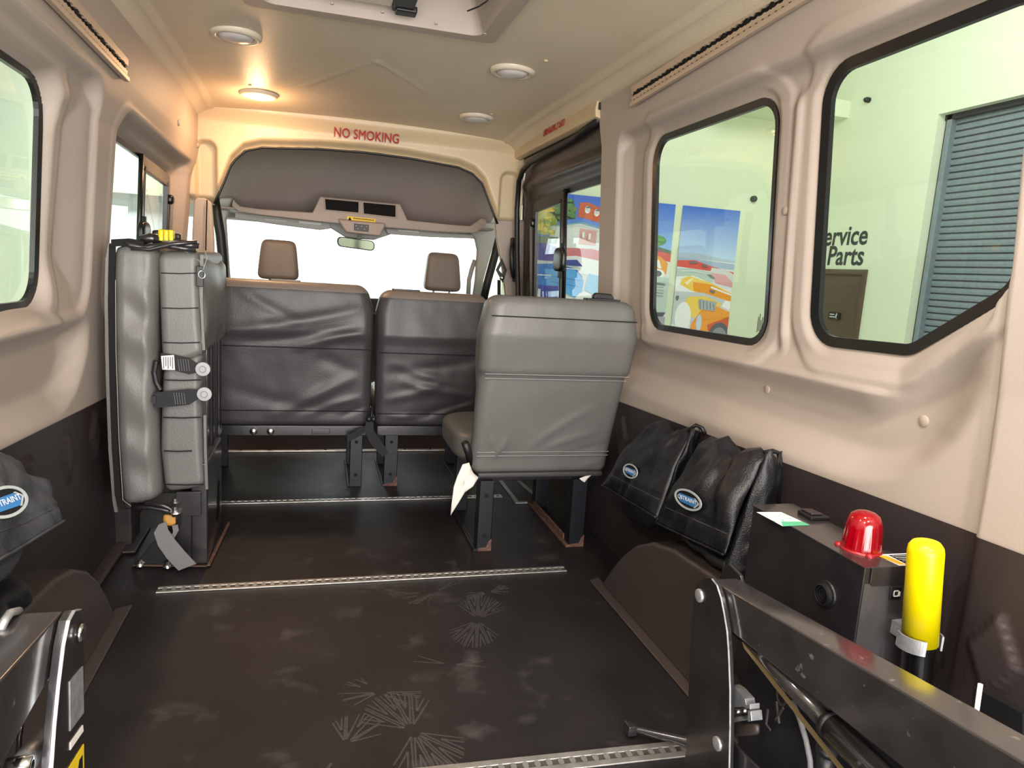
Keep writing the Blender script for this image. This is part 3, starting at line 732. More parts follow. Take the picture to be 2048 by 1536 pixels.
for (a, b, c, d, e, f, g, h) in ((650, 398, 717, 404, 717, 425, 652, 419), (727, 405, 791, 411, 791, 434, 728, 427)):
    cx, cy = (a+e)/2, (b+f)/2
    pts_o = [P(cx+(x-cx)*1.10, cy+(y-cy)*1.22, y=YS-0.016) for x, y in ((a, b), (c, d), (e, f), (g, h))]; pts_i = [P(x, y, y=YS-0.016) for x, y in ((a, b), (c, d), (e, f), (g, h))]
    m = MB(); m.ring(pts_i, pts_o, (0, 0.012, 0)); obj('pocket_frame', m, 'cabtrim', sh, bevel=0.003)
    m = MB(); p0, p1 = pts_i[0], pts_i[2]; m.box((min(p.x for p in pts_i), YS-0.012, p1.z-0.001), (max(p.x for p in pts_i), YS-0.009, p0.z)); obj('pocket', m, 'pocket', sh)
    m = MB(); m.box((min(p.x for p in pts_i)+.01, YS-0.016, (p0.z+p1.z)/2-0.006), (max(p.x for p in pts_i)-.01, YS-0.011, (p0.z+p1.z)/2)); obj('pocket_edge', m, 'seam', sh)
# thin yellow label + tiny marks
m = MB(); q = PL([(694, 432), (751, 438), (751, 446), (694, 440)], YS-0.015); m.prism(q, 'xz', YS-0.016, YS-0.0145); lb = obj('warning_label', m, 'yellowlab', sh)
m = MB(); q = PL([(696, 440), (700, 434), (703, 441)], YS-0.017); m.prism(q, 'xz', YS-0.0175, YS-0.0165)
for k in range(14):
    q0 = P(707+k*3, 435.5+k*.31, y=YS-.0175); q1 = P(709+k*3, 437.5+k*.31, y=YS-.0175); m.box((q0.x, YS-.018, q1.z), (q1.x, YS-.017, q0.z))
obj('lettering', m, 'seam', lb)
# overhead console
oc = thing('overhead_console', 'grey trapezoid roof console with a small black display above the mirror', 'console', P(722, 470, y=4.47))
m = MB(); m.prism(PL([(675, 438), (772, 447), (760, 473), (692, 465)], 4.46), 'xz', 4.445, 4.487); obj('housing', m, 'cabtrim', oc, bevel=0.010)
m = MB(); m.prism(PL([(708, 447), (738, 450), (737, 464), (708, 461)], 4.445), 'xz', 4.442, 4.455); ds = obj('display', m, 'rubber', oc, bevel=0.002)
m = MB()
for (x, y) in ((711, 451), (714, 457), (722, 452), (728, 458), (732, 453)):
    p = P(x, y, y=4.44); m.box((p.x, 4.4405, p.z-.003), (p.x+.008, 4.4425, p.z+.002))
obj('button', m, 'cabtrim', ds)
m = MB(); m.prism(PL([(645, 446), (680, 440), (770, 452), (815, 458), (790, 466), (748, 480), (706, 477), (690, 474)], 4.72), 'xz', 4.70, 4.76); obj('mirror_shroud', m, 'visor', oc, bevel=0.012, label='pale shroud around the mirror stem')
# visors
for i, (a, lab) in enumerate((([(470, 424), (560, 434), (660, 446), (662, 457), (640, 460), (560, 450), (470, 437)], 'pale folded sun visor on the left above the windshield'), ([(770, 456), (870, 464), (945, 469), (948, 477), (860, 474), (775, 468)], 'pale folded sun visor on the right above the windshield'))):
    v = thing('sun_visor', lab, 'sun visor', P(a[0][0], a[0][1], y=4.66), group='folded sun visors')
    m = MB(); m.prism(PL(a, 4.66), 'xz', 4.655, 4.69); b = obj('panel', m, 'visor', v, bevel=0.007)
    for (x0, y0, x1, y1) in (((530, 438, 572, 443), (598, 442, 642, 450)) if i == 0 else ((797, 459, 838, 465),)):
        m = MB(); m.prism(PL([(x0, y0), (x1, y0+(x1-x0)*.09), (x1, y1), (x0, y1-(x1-x0)*.09)], 4.65), 'xz', 4.651, 4.656); obj('label', m, 'white', b)
# interior mirror
mi = thing('rear_view_mirror', 'interior rear view mirror hanging below the roof console', 'mirror', P(712, 488, y=4.62))
c0 = P(712, 488, y=4.62); 
pts = [Vector((c0.x+p.x, 4.62, c0.z+p.y-0.07*p.x)) for p in rpoly([(-.118, -.030), (.118, -.030), (.118, .034), (-.118, .034)], .028, 0)]
m = MB(); m.add(pts, [tuple(range(len(pts)))]); m.add([p+Vector((0, .025, 0)) for p in pts], [tuple(range(len(pts)))]); n_ = len(pts); m.add(pts+[p+Vector((0, .025, 0)) for p in pts], [(i, (i+1) % n_, n_+(i+1) % n_, n_+i) for i in range(n_)]); obj('housing', m, 'rubber', mi, bevel=.003)
pts = [Vector((c0.x+p.x, 4.613-.10*p.x*0-0.0, c0.z+p.y-0.07*p.x)) for p in rpoly([(-.118, -.030), (.118, -.030), (.118, .034), (-.118, .034)], .028, -.006)]
m = MB(); m.add(pts, [tuple(range(len(pts)))]); gl_ = obj('glass', m, 'mirror', mi)
for ch in list(mi.children): ch.rotation_euler = (0, 0, -.30)
m = MB(); m.tube([P(716, 480, y=4.64), P(722, 466, y=4.68)], .010, 8); obj('stem', m, 'visor', mi)
# windshield + A pillars + door frames
ws = thing('window_6', 'bright windshield at the front of the cab', 'window', (0.25, 5.2, 0.6)); del ws['category']; ws['kind'] = 'structure'
m = MB(); m.add([(-0.68, 4.86, 1.28), (1.22, 4.86, 1.28), (1.30, 5.5, 0.62), (-0.76, 5.5, 0.62)], [(0, 1, 2, 3)]); obj('pane', m, 'glassfront', ws)
m = MB(); m.box((-0.9, 5.07, 1.235), (1.4, 5.3, 1.40)); obj('roof_2', m, 'cabwhite', kind='structure', label='roof edge above the windshield')
for lst, y, nm, lab in (([(466, 395), (452, 440), (463, 600), (470, 640), (430, 640), (445, 560), (432, 420), (440, 395)], 4.70, 'trim_10', 'pale grey left windshield pillar'),
                        ([(965, 445), (1000, 445), (1003, 470), (985, 500), (968, 560), (958, 640), (935, 640), (945, 600), (951, 560), (955, 500), (950, 476), (940, 468)], 4.70, 'trim_11', 'pale grey right windshield pillar')):
    m = MB(); m.prism(PL(lst, y), 'xz', y, y+0.05); obj(nm, m, 'cabwhite', bevel=0.014, kind='structure', label=lab)
m = MB(); m.tube([P(x, y, y=4.75) for x, y in ((950, 520), (943, 540), (938, 560), (936, 600))], .016, 10)
g2 = thing('cab_grab_handle', 'pale grab handle on the right windshield pillar', 'handle', P(943, 560, y=4.73)); 
obj('grip', m, 'cabwhite', g2, smooth=True)
# black door frames either side of the cab
def side_frame(nm, pix, y0, r, lab):
    m = MB(); m.tube([P(x, yy, y=y) for x, yy, y in pix], r, 8); return obj(nm, m, 'rubber', smooth=True, kind='structure', label=lab)
side_frame('trim_12', [(1003, 452, 4.35), (998, 478, 4.35), (990, 510, 4.35), (976, 560, 4.35), (962, 620, 4.35)], 0, .026, 'black right door window frame beside the windshield pillar')
side_frame('trim_13', [(428, 395, 4.2), (434, 430, 4.2), (441, 470, 4.2), (446, 520, 4.2), (448, 600, 4.2)], 0, .026, 'black left door window frame beside the windshield pillar')
m = MB(); m.box((-0.85, 3.95, -0.06), (-0.72, 5.5, 0.80)); m.box((-0.85, 3.95, 1.45), (-0.72, 4.9, 1.86)); obj('door_2', m, 'doorbrown', bevel=.01, kind='structure', label='driver door lower panel and top frame')
m = MB(); m.box((1.20, 3.95, -0.06), (1.32, 5.5, 0.80)); m.box((1.20, 3.95, 1.45), (1.32, 4.9, 1.86)); obj('door_3', m, 'doorbrown', bevel=.01, kind='structure', label='passenger door lower panel and top frame')
m = MB(); m.prism([(5.05, -.05), (5.05, .55), (5.0, .66), (5.12, .76), (5.6, .66), (5.6, -.05)], 'yz', -0.75, 1.24); db = thing('dashboard', 'dark dashboard across the cab beneath the windshield', 'dashboard', (0.25, 5.3, -.05)); obj('body', m, 'doorbrown', db, bevel=.02)
m = MB(); m.add([Vector((-0.22+.19*math.cos(a), 4.92-.05*math.sin(a), .70+.17*math.sin(a))) for a in np.linspace(0, 2*PI, 3)], [])
pts = [Vector((-0.22+.19*math.cos(a), 4.93-.07*math.sin(a), .66+.17*math.sin(a))) for a in np.linspace(0, 2*PI, 33)]
m = MB(); m.tube(pts, .014, 8); m.tube([(-.22, 4.93, .66), (-.22, 5.06, .60)], .03, 10); m.tube([(-.40, 4.93, .66), (-.04, 4.93, .66)], .014, 8); obj('steering_wheel', m, 'rubber', db, smooth=True)

# ================================================================== OUTSIDE : garage
GZ = -0.73
def pl(name, a, b, mt, **k):
    m = MB(); m.box(a, b); return obj(name, m, mt, kind='structure', **k)
pl('ground', (-8, -8, GZ-0.1), (9, 14, GZ), 'gfloor', label='smooth grey garage floor outside the van')
pl('wall_front', (-8, 12.6, GZ), (9, 12.8, 5.0), 'gwhite', label='bright white garage wall ahead of the windshield')
pl('wall_left_garage', (-2.75, -8, GZ), (-2.6, 9.6, 5.0), 'gwall', label='pale green painted garage wall seen through the left windows')
pl('wall_rear', (-8, -8.2, GZ), (9, -8.0, 5.0), 'gwhite', label='white garage wall behind the van')
# right garage wall with openings : parts around roller door
WX = 7.0; RY0, RY1, RZ = 2.6, 7.03, 3.16
m = MB(); m.box((WX, 7.03, GZ), (WX+.3, 9.35, 5.0)); m.box((WX, RY0, RZ), (WX+.3, RY1, 5.0)); m.box((WX, -8, GZ), (WX+.3, RY0, 5.0))
gwr = obj('wall_right_garage', m, 'gwall', kind='structure', label='pale green garage wall on the right with Service and Parts lettering')
m = MB(); m.box((2.4, 9.25, GZ), (7.0, 9.4, 5.0)); gpw = obj('wall_poster', m, 'gwall', kind='structure', label='pale green garage wall that carries the painted posters')
m = MB(); m.box((5.1, 8.55, 3.40), (7.0, 9.25, 3.62)); obj('trim_14', m, 'gwall', kind='structure', label='shallow soffit ledge high in the corner of the garage')
pT = P(1692, 473, x=WX); pB = P(1688, 513, x=WX)
text('lettering', 'Service', frame4((WX-0.004, P(1737, 466, x=WX).y, pT.z), (0, -1, 0), (0, 0, 1)), 0.37, 'blacktext', gwr, sx=0.93, align='RIGHT', font_shear=0.06, bold=.007)
text('lettering', '& Parts', frame4((WX-0.004, P(1729, 509, x=WX).y, pB.z), (0, -1, 0), (0, 0, 1)), 0.37, 'blacktext', gwr, sx=0.93, align='RIGHT', font_shear=0.06, bold=.007)
# roller shutter
rs = thing('roller_shutter', 'tall grey slatted roller shutter in the garage wall seen through the rear right window', 'roller shutter', (WX+.2, 4.8, GZ))
m = MB(); m.prism([(0.0, 0.0), (-0.016, 0.008), (-0.020, 0.035), (-0.016, 0.062), (0.0, 0.072), (0.010, 0.072), (0.010, 0.0)], 'xz', RY0+.02, RY1-.10)
zz = GZ+0.01; k = 0; s0 = None
while zz < RZ-0.03:
    if s0 is None:
        mm = MB(); mm.v = [(WX+.19+v[0], v[1], zz+v[2]) for v in m.v]; mm.f = list(m.f); mm.mi = list(m.mi)
        s0 = obj('slat', mm, 'roller', rs)
    else:
        c = s0.copy(); link(c); c.location = s0.location+Vector((0, 0, k*0.0785))
    k += 1; zz += 0.0785
m = MB(); m.box((WX+.185, RY0+.02, GZ), (WX+.20, RY1-.02, RZ)); obj('backing', m, 'rollerdk', rs)
m = MB(); m.box((WX+.10, RY1-.10, GZ), (WX+.20, RY1-.03, RZ)); obj('guide', m, 'roller', rs, bevel=.004)
m = MB(); m.box((WX+.12, RY1-.03, GZ), (WX+.20, RY1, RZ)); m.box((WX+.10, RY0, RZ-.06), (WX+.2, RY1, RZ)); obj('frame', m, 'rollerdk', rs)
# brown service door
DY0, DY1, DZ = 7.79, 8.74, 1.34
bd = thing('brown_door', 'brown metal door below the Service and Parts lettering', 'door', (WX-.02, 8.25, GZ))
m = MB(); m.box((WX-.03, DY0, GZ), (WX+.01, DY0+.07, DZ)); m.box((WX-.03, DY1-.07, GZ), (WX+.01, DY1, DZ)); m.box((WX-.03, DY0+.07, DZ-.07), (WX+.01, DY1-.07, DZ)); obj('frame', m, 'browndoor', bd, bevel=.005)
m = MB(); m.box((WX-.006, DY0+.07, GZ), (WX+.01, DY1-.07, DZ-.07)); lf = obj('leaf', m, 'browndoor', bd)
p = P(1672, 632, x=WX); m = MB(); m.box((WX-.03, p.y-.10, p.z-.05), (WX-.01, p.y+.12, p.z+.05)); hd = obj('lock_plate', m, 'rubber', bd, bevel=.004)
for dz in (0.02, -0.015):
    m = MB(); m.box((WX-.034, p.y-.02+dz, p.z+dz-.006), (WX-.028, p.y+.09, p.z+dz+.006)); obj('lettering', m, 'white', hd)
m = MB(); m.tube([(WX-.05, p.y-.07, p.z+.04), (WX-.06, p.y-.07, p.z), (WX-.05, p.y-.07, p.z-.04)], .010, 8); obj('handle', m, 'galv', bd, smooth=True)
# round black sensors
for (px, py, x, y, r, lab) in ((1507, 398, None, 9.23, .045, 'round black fitting on the poster wall right of the posters'), (1736, 200, 6.98, None, .035, 'small round black fitting high on the wall by the roller shutter')):
    p = P(px, py, x=x, y=y); ax = 'y' if y else 'x'
    m = MB(); m.lathe([(0, -.06), (r*.6, -.058), (r, -.03), (r, 0.02)], p, ax, 18); tag(obj('wall_sensor', m, 'rubber', smooth=True), lab, 'sensor', 'round wall sensors')

# painted posters: flat printed panels
def sky_mat(nm, c0, c1):
    m = bpy.data.materials.new(nm); m.use_nodes = True; nt = m.node_tree; b = nt.nodes['Principled BSDF']; b.inputs['Roughness'].default_value = .6
    tc = nt.nodes.new('ShaderNodeTexCoord'); sp = nt.nodes.new('ShaderNodeSeparateXYZ'); r = nt.nodes.new('ShaderNodeValToRGB')
    nt.links.new(tc.outputs['Generated'], sp.inputs[0]); nt.links.new(sp.outputs[2], r.inputs[0]); nt.links.new(r.outputs[0], b.inputs['Base Color'])
    r.color_ramp.elements[0].position = .60; r.color_ramp.elements[0].color = c1+(1,); r.color_ramp.elements[1].position = .99; r.color_ramp.elements[1].color = c0+(1,)
    M[nm] = m
def poster(px0, x0, x1, zt, zb, shapes, lab, sky=((.05, .16, .62), (.32, .56, .90)), vm=((0, 1), (0, 1))):
    y = 9.23; m = MB(); mats = []
    def layer(col, pts, lay):
        nm = 'print_%02d_%02d_%02d' % tuple(int(c*99) for c in col)
        if nm not in M: M[nm] = mat(nm, col, 0.6)
        if nm not in mats: mats.append(nm)
        m.cur = mats.index(nm)
        w_, h_ = x1-x0, zt-zb
        pp = [(x0+min(max(u, 0), 1)*w_, y-0.004-lay*0.0007, zt-float(np.interp(v, vm[0], vm[1]))*h_) for u, v in pts]
        m.add(pp, [tuple(range(len(pp)))])
    m.cur = 0
    layer((.75, .78, .78), [(0, 0), (1, 0), (1, 1), (0, 1)], 0)
    n = 14
    nm = 'print_sky_%02d' % int(sky[1][0]*99)
    if nm not in M: sky_mat(nm, *sky)
    mats.append(nm); m.cur = len(mats)-1
    zs_ = zt-float(np.interp(.48, vm[0], vm[1]))*(zt-zb); m.add([(x0, y-.0045, zt), (x1, y-.0045, zt), (x1, y-.0045, zs_), (x0, y-.0045, zs_)], [(0, 1, 2, 3)])
    for i, (c, pts) in enumerate(shapes): layer(c, pts, 2+i)
    return tag(obj('wall_poster', m, mats), lab, 'poster', 'painted car posters on the garage wall')
def ell(cx, cy, a, b, n=16, t0=0, t1=2*PI): return [(cx+a*math.cos(t0+(t1-t0)*k/n), cy+b*math.sin(t0+(t1-t0)*k/n)) for k in range(n+(0 if t1-t0 > 6 else 1))]
W_, O_, Y_, G_, B_, R_ = (.85, .86, .84), (.85, .33, .02), (.88, .62, .10), (.50, .62, .55), (.10, .10, .13), (.70, .10, .08)
sh3 = [((.42, .52, .62), [(0, .43), (.3, .42), (.55, .44), (1, .47), (1, .49), (0, .47)]), ((.35, .45, .62), [(0, .47), (1, .50), (1, .56), (0, .52)]),
       (R_, [(0, .50), (.3, .49), (.55, .53), (.8, .56), (1, .58), (1, .60), (.5, .58), (0, .56)]), ((.62, .62, .60), [(.6, .55), (.85, .56), (1, .60), (1, .72), (.55, .66)]),
       (G_, [(0, .58), (.3, .57), (.6, .60), (.72, .66), (.6, .70), (.2, .66), (0, .66)]), ((.72, .35, .35), [(.6, .60), (.85, .61), (1, .68), (1, .73), (.7, .70)]),
       (W_, [(0, .66), (.3, .64), (1, .78), (1, .90), (.4, .84), (0, .80)]), (Y_, [(.10, .68), (.22, .645), (.62, .70), (1, .79), (1, .87), (.62, .84), (.30, .79), (.08, .735)]),
       (O_, [(.30, .70), (.62, .715), (1, .80), (1, .87), (.62, .835), (.32, .785)]), (W_, [(.62, .73), (1, .80), (1, .815), (.62, .75)]),
       ((.55, .60, .60), [(0, .80), (.5, .80), (.9, .86), (.7, .94), (0, .95)]), (Y_, [(.12, .90), (.25, .845), (.55, .835), (.85, .88), (.6, .92), (.3, .93)]),
       (W_, ell(.18, .93, .14, .05)), (O_, [(.30, 1.0), (.34, .95), (.48, .905), (.70, .885), (1.0, .905), (1.0, 1.0)]), ((.60, .10, .02), [(.62, .95), (1, .92), (1, .96), (.7, 1)]),
       (B_, ell(.85, .995, .20, .055)), ((.25, .27, .30), ell(.85, .998, .15, .042)), ((.08, .15, .55), ell(.85, 1.0, .07, .022)), ((.55, .65, .75), ell(.47, .945, .05, .028)), (B_, [(.22, .985), (.36, .97), (.36, 1.0), (.2, 1.0)])]
sh2 = [((.05, .22, .07), ell(.20, .34, .30, .055)), ((.08, .30, .09), ell(.72, .335, .18, .05)), ((.10, .18, .10), [(.4, .36), (.6, .37), (1, .42), (1, .46), (.4, .43)]),
       (R_, [(0, .41), (.62, .405), (.8, .43), (1, .45), (1, .51), (.6, .49), (0, .50)]), ((.35, .05, .12), [(.66, .415), (.84, .42), (.82, .44), (.66, .435)]),
       (O_, [(.1, .50), (.5, .47), (.82, .475), (.96, .52), (.95, .60), (.2, .60)]), (B_, [(.30, .52), (.6, .495), (.78, .50), (.74, .56), (.3, .57)]), (W_, [(.72, .495), (.80, .50), (.86, .56), (.80, .56)]), (W_, ell(.80, .60, .12, .035)), (B_, ell(.80, .60, .07, .022)),
       (G_, [(0, .62), (.3, .60), (1, .63), (1, .88), (.5, .90), (0, .88)]), ((.25, .32, .30), [(.3, .64), (.95, .67), (.95, .69), (.3, .66)]), ((.20, .25, .25), ell(.72, .76, .06, .025)), ((.60, .70, .64), ell(.71, .755, .04, .017)),
       ((.15, .18, .18), [(.3, .80), (.75, .83), (.75, .84), (.3, .815)]), (B_, [(0, .88), (1, .885), (.95, .92), (0, .92)]), ((.40, .38, .42), [(0, .92), (1, .915), (1, 1), (0, 1)])]
sh1 = [((.06, .12, .07), [(0, .02), (.22, .0), (.52, .06), (.56, .22), (.3, .26), (0, .30)]), ((.90, .60, .08), [(0, .05), (.34, .03), (.36, .17), (0, .20)]), ((.4, .2, .05), [(.06, .09), (.10, .09), (.11, .15), (.07, .15)]), ((.4, .2, .05), [(.18, .08), (.22, .08), (.23, .14), (.19, .14)]),
       ((.62, .13, .05), [(.60, .07), (.70, .06), (.92, .115), (.90, .24), (.58, .20)]), (W_, ell(.70, .13, .035, .035)), (W_, ell(.82, .15, .035, .035)), ((.45, .46, .10), ell(.16, .28, .18, .10)), ((.80, .62, .08), ell(.18, .33, .12, .05)),
       ((.74, .78, .76), [(.25, .31), (.62, .26), (.86, .29), (1, .33), (1, .48), (.25, .48)]), ((.72, .40, .36), [(.62, .30), (.84, .31), (.84, .44), (.62, .44)]), ((.12, .20, .10), [(0, .40), (.36, .39), (.34, .45), (0, .46)]),
       ((.65, .20, .22), [(.3, .48), (.8, .47), (1, .50), (1, .60), (.4, .60)]), ((.10, .08, .35), [(0, .46), (.18, .45), (.36, .48), (.36, .60), (0, .60)]), (W_, [(.35, .56), (.6, .54), (1, .58), (1, .72), (.35, .70)]),
       ((.05, .20, .62), [(0, .64), (.35, .62), (.62, .66), (.70, .74), (.68, .86), (0, .86)]), ((.12, .42, .82), [(.22, .68), (.6, .67), (.72, .78), (.70, .92), (.25, .86)]), (W_, [(0, .745), (.3, .74), (.3, .752), (0, .757)]), ((.30, .60, .88), [(.78, .70), (.92, .72), (1, .88), (1, .92), (.74, .88)]),
       (W_, ell(.75, .95, .17, .05)), ((.06, .07, .40), [(0, .86), (.4, .86), (.42, 1.0), (0, 1.0)]), (W_, [(.15, .90), (.18, .90), (.20, 1), (.13, 1)])]
_r = random.Random(11)
K_ = (.16, .17, .18)
sh1 += [((.10+.1*_r.random(), .20+.12*_r.random(), .08), ell(.30+.22*_r.random(), .05+.20*_r.random(), .05, .018, 7)) for _ in range(26)]
sh1 += [((.75, .62, .10) if _r.random() < .5 else (.30, .42, .10), ell(.04+.26*_r.random(), .22+.15*_r.random(), .035, .013, 6)) for _ in range(26)]
sh1 += [(K_, ell(.70, .118, .040, .018, 10, PI, 2*PI)), (K_, ell(.82, .138, .040, .018, 10, PI, 2*PI)), (K_, [(.86, .285), (1, .325), (1, .34), (.84, .29)]), ((.2, .45, .42), [(.25, .30), (.62, .25), (.86, .28), (.86, .29), (.62, .262), (.25, .312)]),
        (W_, [(.64, .33), (.67, .33), (.67, .38), (.64, .38)]), (W_, [(.72, .34), (.75, .34), (.75, .39), (.72, .39)]), ((.05, .07, .30), [(.44, .585), (.60, .575), (.68, .63), (.44, .63)]), (W_, [(.38, .655), (.66, .66), (.76, .72), (.76, .728), (.66, .668), (.38, .663)]),
        ((.06, .25, .62), [(.30, .75), (.68, .78), (.68, .79), (.30, .76)]), ((.06, .25, .62), [(.30, .81), (.66, .85), (.66, .858), (.30, .82)])]
sh2 += [((.08+.1*_r.random(), .26+.14*_r.random(), .08), ell(.45+.4*_r.random(), .30+.07*_r.random(), .06, .014, 6)) for _ in range(14)]
sh2 += [(K_, [(.45, .66+.022*k), (.92, .675+.022*k), (.92, .679+.022*k), (.45, .664+.022*k)]) for k in range(5)]+[(W_, ell(.72, .76, .045, .019)), (K_, ell(.72, .76, .03, .012)), (W_, [(.3, .445), (.7, .44), (.7, .447), (.3, .452)]), (K_, [(.34, .425), (.5, .42), (.52, .44), (.34, .44)])]
sh3 += [(K_, [(.52, .615), (.60, .62), (.68, .655), (.62, .655)]), (W_, [(.05, .60), (.30, .59), (.55, .615), (.55, .619), (.3, .597), (.05, .606)]), (K_, [(.20, .505), (.30, .50), (.36, .52), (.20, .525)]), (K_, [(.42, .525), (.50, .53), (.54, .55), (.42, .545)]),
        ((.95, .80, .45), [(.14, .72), (.26, .66), (.30, .665), (.20, .735)]), (K_, [(.60, .765), (.70, .775), (.68, .80), (.60, .79)]), (K_, ell(.05, .86, .03, .018, 8)), ((.40, .44, .44), [(.42, .865), (.75, .875), (.72, .905), (.45, .90)])]
sh3 += [(W_, [(.05+.05*k, .955), (.065+.05*k, .955), (.065+.05*k, .99), (.05+.05*k, .99)]) for k in range(4)]+[(K_, [(.44+.06*k, .87+.003*k), (.45+.06*k, .87+.003*k), (.47+.06*k, .90), (.46+.06*k, .90)]) for k in range(5)]
def at9(px, py): return P(px, py, y=9.23)
zt = (at9(1357, 411).z+at9(1473, 420).z)/2
poster(0, at9(1357, 500).x, at9(1472, 500).x, zt, .20, sh3, 'car poster with an orange fender and wheel, rightmost in the window', ((.05, .16, .60), (.50, .68, .88)), ((0, .46, .87, 1), (0, .373, .69, 1)))
poster(0, at9(1345, 500).x-.93, at9(1345, 500).x-.02, zt, .20, sh2, 'car poster with a green palm and pale green car, second from the right', ((.05, .16, .62), (.32, .56, .90)), ((0, .46, .92, 1), (0, .373, .84, 1)))
poster(0, at9(1345, 500).x-2.15, at9(1345, 500).x-1.00, zt, .20, sh1, 'poster with red and yellow houses and blue cars seen through the sliding door window', ((.05, .14, .60), (.20, .40, .85)), ((0, .2, .64, .9, 1), (0, .15, .51, .68, 1)))

# left view: pale grey wall panels and post
m = MB(); m.box((-2.6, 9.3, GZ), (-2.42, 9.6, 5.0)); obj('wall_column', m, 'gwhite', kind='structure', label='white wall column seen through the front left window')
m = MB(); a_ = P(240, 385, y=12.4); m.box((-8, 12.4, a_.z), (-2.0, 12.5, 5.0)); obj('trim_15', m, 'gwall', kind='structure', label='pale wall band above the white wall seen through the front left window')
# parked white car ahead
cr = thing('parked_car', 'white parked car with pale windows in front of the windshield', 'car', (-0.4, 10.0, GZ))
prof = [(8.9, -.45), (8.85, .0), (9.0, .25), (9.5, .36), (10.0, .78), (10.5, .88), (11.6, .86), (12.2, .45), (12.3, -.45)]
m = MB(); m.prism(prof, 'yz', -1.35, .42); obj('body', m, 'gwhite', cr, bevel=.10)
m = MB(); m.prism([(9.55, .40), (9.98, .76), (9.96, .79), (9.52, .42)], 'yz', -1.2, .27); obj('windshield', m, 'carglass', cr)
for x in (-1.38, .22):
    for y in (9.5, 11.7):
        m = MB(); m.cyl((x, y, -.40), (x+.22, y, -.40), .33, 20); obj('wheel', m, 'rubber', cr, bevel=.02)
# ================================================================== SEATS
def rrect(x0, x1, y0, y1, r, nr=44, nf=10, ns=8, nc=5):
    "closed contour starting at the rear-left corner; rear side is y0"
    pts = []
    for k in range(nr): pts.append((x0+r+(x1-x0-2*r)*k/nr, y0))
    for k in range(nc): a = -PI/2+PI/2*k/nc; pts.append((x1-r+r*math.cos(a), y0+r+r*math.sin(a)))
    for k in range(ns): pts.append((x1, y0+r+(y1-y0-2*r)*k/ns))
    for k in range(nc): a = PI/2*k/nc; pts.append((x1-r+r*math.cos(a), y1-r+r*math.sin(a)))
    for k in range(nf): pts.append((x1-r-(x1-x0-2*r)*k/nf, y1))
    for k in range(nc): a = PI/2+PI/2*k/nc; pts.append((x0+r+r*math.cos(a), y1-r+r*math.sin(a)))
    for k in range(ns): pts.append((x0, y1-r-(y1-y0-2*r)*k/ns))
    for k in range(nc): a = PI+PI/2*k/nc; pts.append((x0+r+r*math.cos(a), y0+r+r*math.sin(a)))
    return pts
def tabf(tab): return lambda z: float(np.interp(z, [t[0] for t in tab], [t[1] for t in tab]))
def back_pad(z0, z1, xl, xr, yr, th, folds=(), ns=.003, rt=.045, rb=.02, ztop_mat=None, seed=0):
    zs = list(np.linspace(z0+rb, z1-rt, 56)); zz = [(z0+rb-rb*math.sin(a), rb-rb*math.cos(a)) for a in np.linspace(PI/2, 0, 4)[:-1]]
    st = [(z, i) for z, i in zz]+[(z, 0) for z in zs]+[(z1-rt+rt*math.sin(a), rt-rt*math.cos(a)) for a in np.linspace(0, PI/2, 8)[1:]]
    rows = []
    for z, ins in st:
        zc = min(max(z, z0), z1)
        a, b, y0, y1 = xl(zc)+ins, xr(zc)-ins, yr(zc)+ins*.8, yr(zc)+th(zc)-ins*.8
        r = min(.045, (y1-y0)*.45); row = []
        for (x, y) in rrect(a, b, y0, y1, max(r, .004)):
            rear = 1-min(1, abs(y-y0)/.02); u = (x-a)/max(b-a, 1e-6); edge = min(1, u/.10, (1-u)/.10) if 0 < u < 1 else 0
            d = ns*(fbm(x*6+seed, z*5, 1.3)+.5*fbm(x*15+seed, z*12, 4.1))
            for (fx0, fz0, fx1, fz1, A, wd) in folds:
                ex, ez = fx1-fx0, fz1-fz0; L = math.hypot(ex, ez); t = ((x-fx0)*ex+(z-fz0)*ez)/L/L; dd = ((x-fx0)*ez-(z-fz0)*ex)/L
                if -.1 < t < 1.1:
                    dd += .012*math.sin(t*3+fx0*9)
                    d += A*math.exp(-(dd/wd)**2)*max(0, math.sin(PI*min(max(t, 0), 1)))**.7
            row.append((x, y-d*rear*max(edge, 0), z))
        rows.append(row)
    m = MB(); m.grid(rows, True); n = len(rows[0])
    m.add(rows[-1], [tuple(range(n))]); m.add(rows[0], [tuple(range(n))[::-1]])
    if ztop_mat is not None:
        for i, f in enumerate(m.f):
            z = sum(m.v[k][2] for k in f)/len(f)
            m.mi[i] = 1 if z > ztop_mat else 0
    return m
def hline(xl, xr, yr, z, dy=-.0035, n=26, h=.0016, slope=0.0, in0=.012):
    m = MB(); a, b = xl(z)+in0, xr(z)-in0
    pts = [(a+(b-a)*t, yr(z)+dy, z+slope*(t-.5)) for t in np.linspace(0, 1, n)]
    m.ribbon(pts, Vector((0, 0, h)), .003); return m
def C_leg(name, parent, x0, x1, y0, y1, zt, mt='steelblue', rust=True, holes=((.045), (.20))):
    m = MB(); t = .004
    m.box((x0, y0, 0), (x1, y0+t, zt)); m.box((x0, y0, 0), (x0+t, y1, zt)); m.box((x1-t, y0, 0), (x1, y1, zt))
    l = obj(name, m, mt, parent, bevel=.0015)
    m = MB()
    for h in (zt-.055, .055): m.lathe([(0, -.0015), (.0075, -.0015), (.0078, 0.001)], ((x0+x1)/2, y0, h), 'y', 14)
    obj('bolt_hole', m, 'seam', l)
    if rust:
        m = MB(); m.prism([(x0-.001, 0), (x1+.001, 0), (x1+.001, .045), (x1-.010, .036), (x1-.018, .014), (x0+.012, .012), (x0-.001, .008)], 'xz', y0-.0012, y0+.002); obj('rust_patch', m, 'rust', l)
    return l
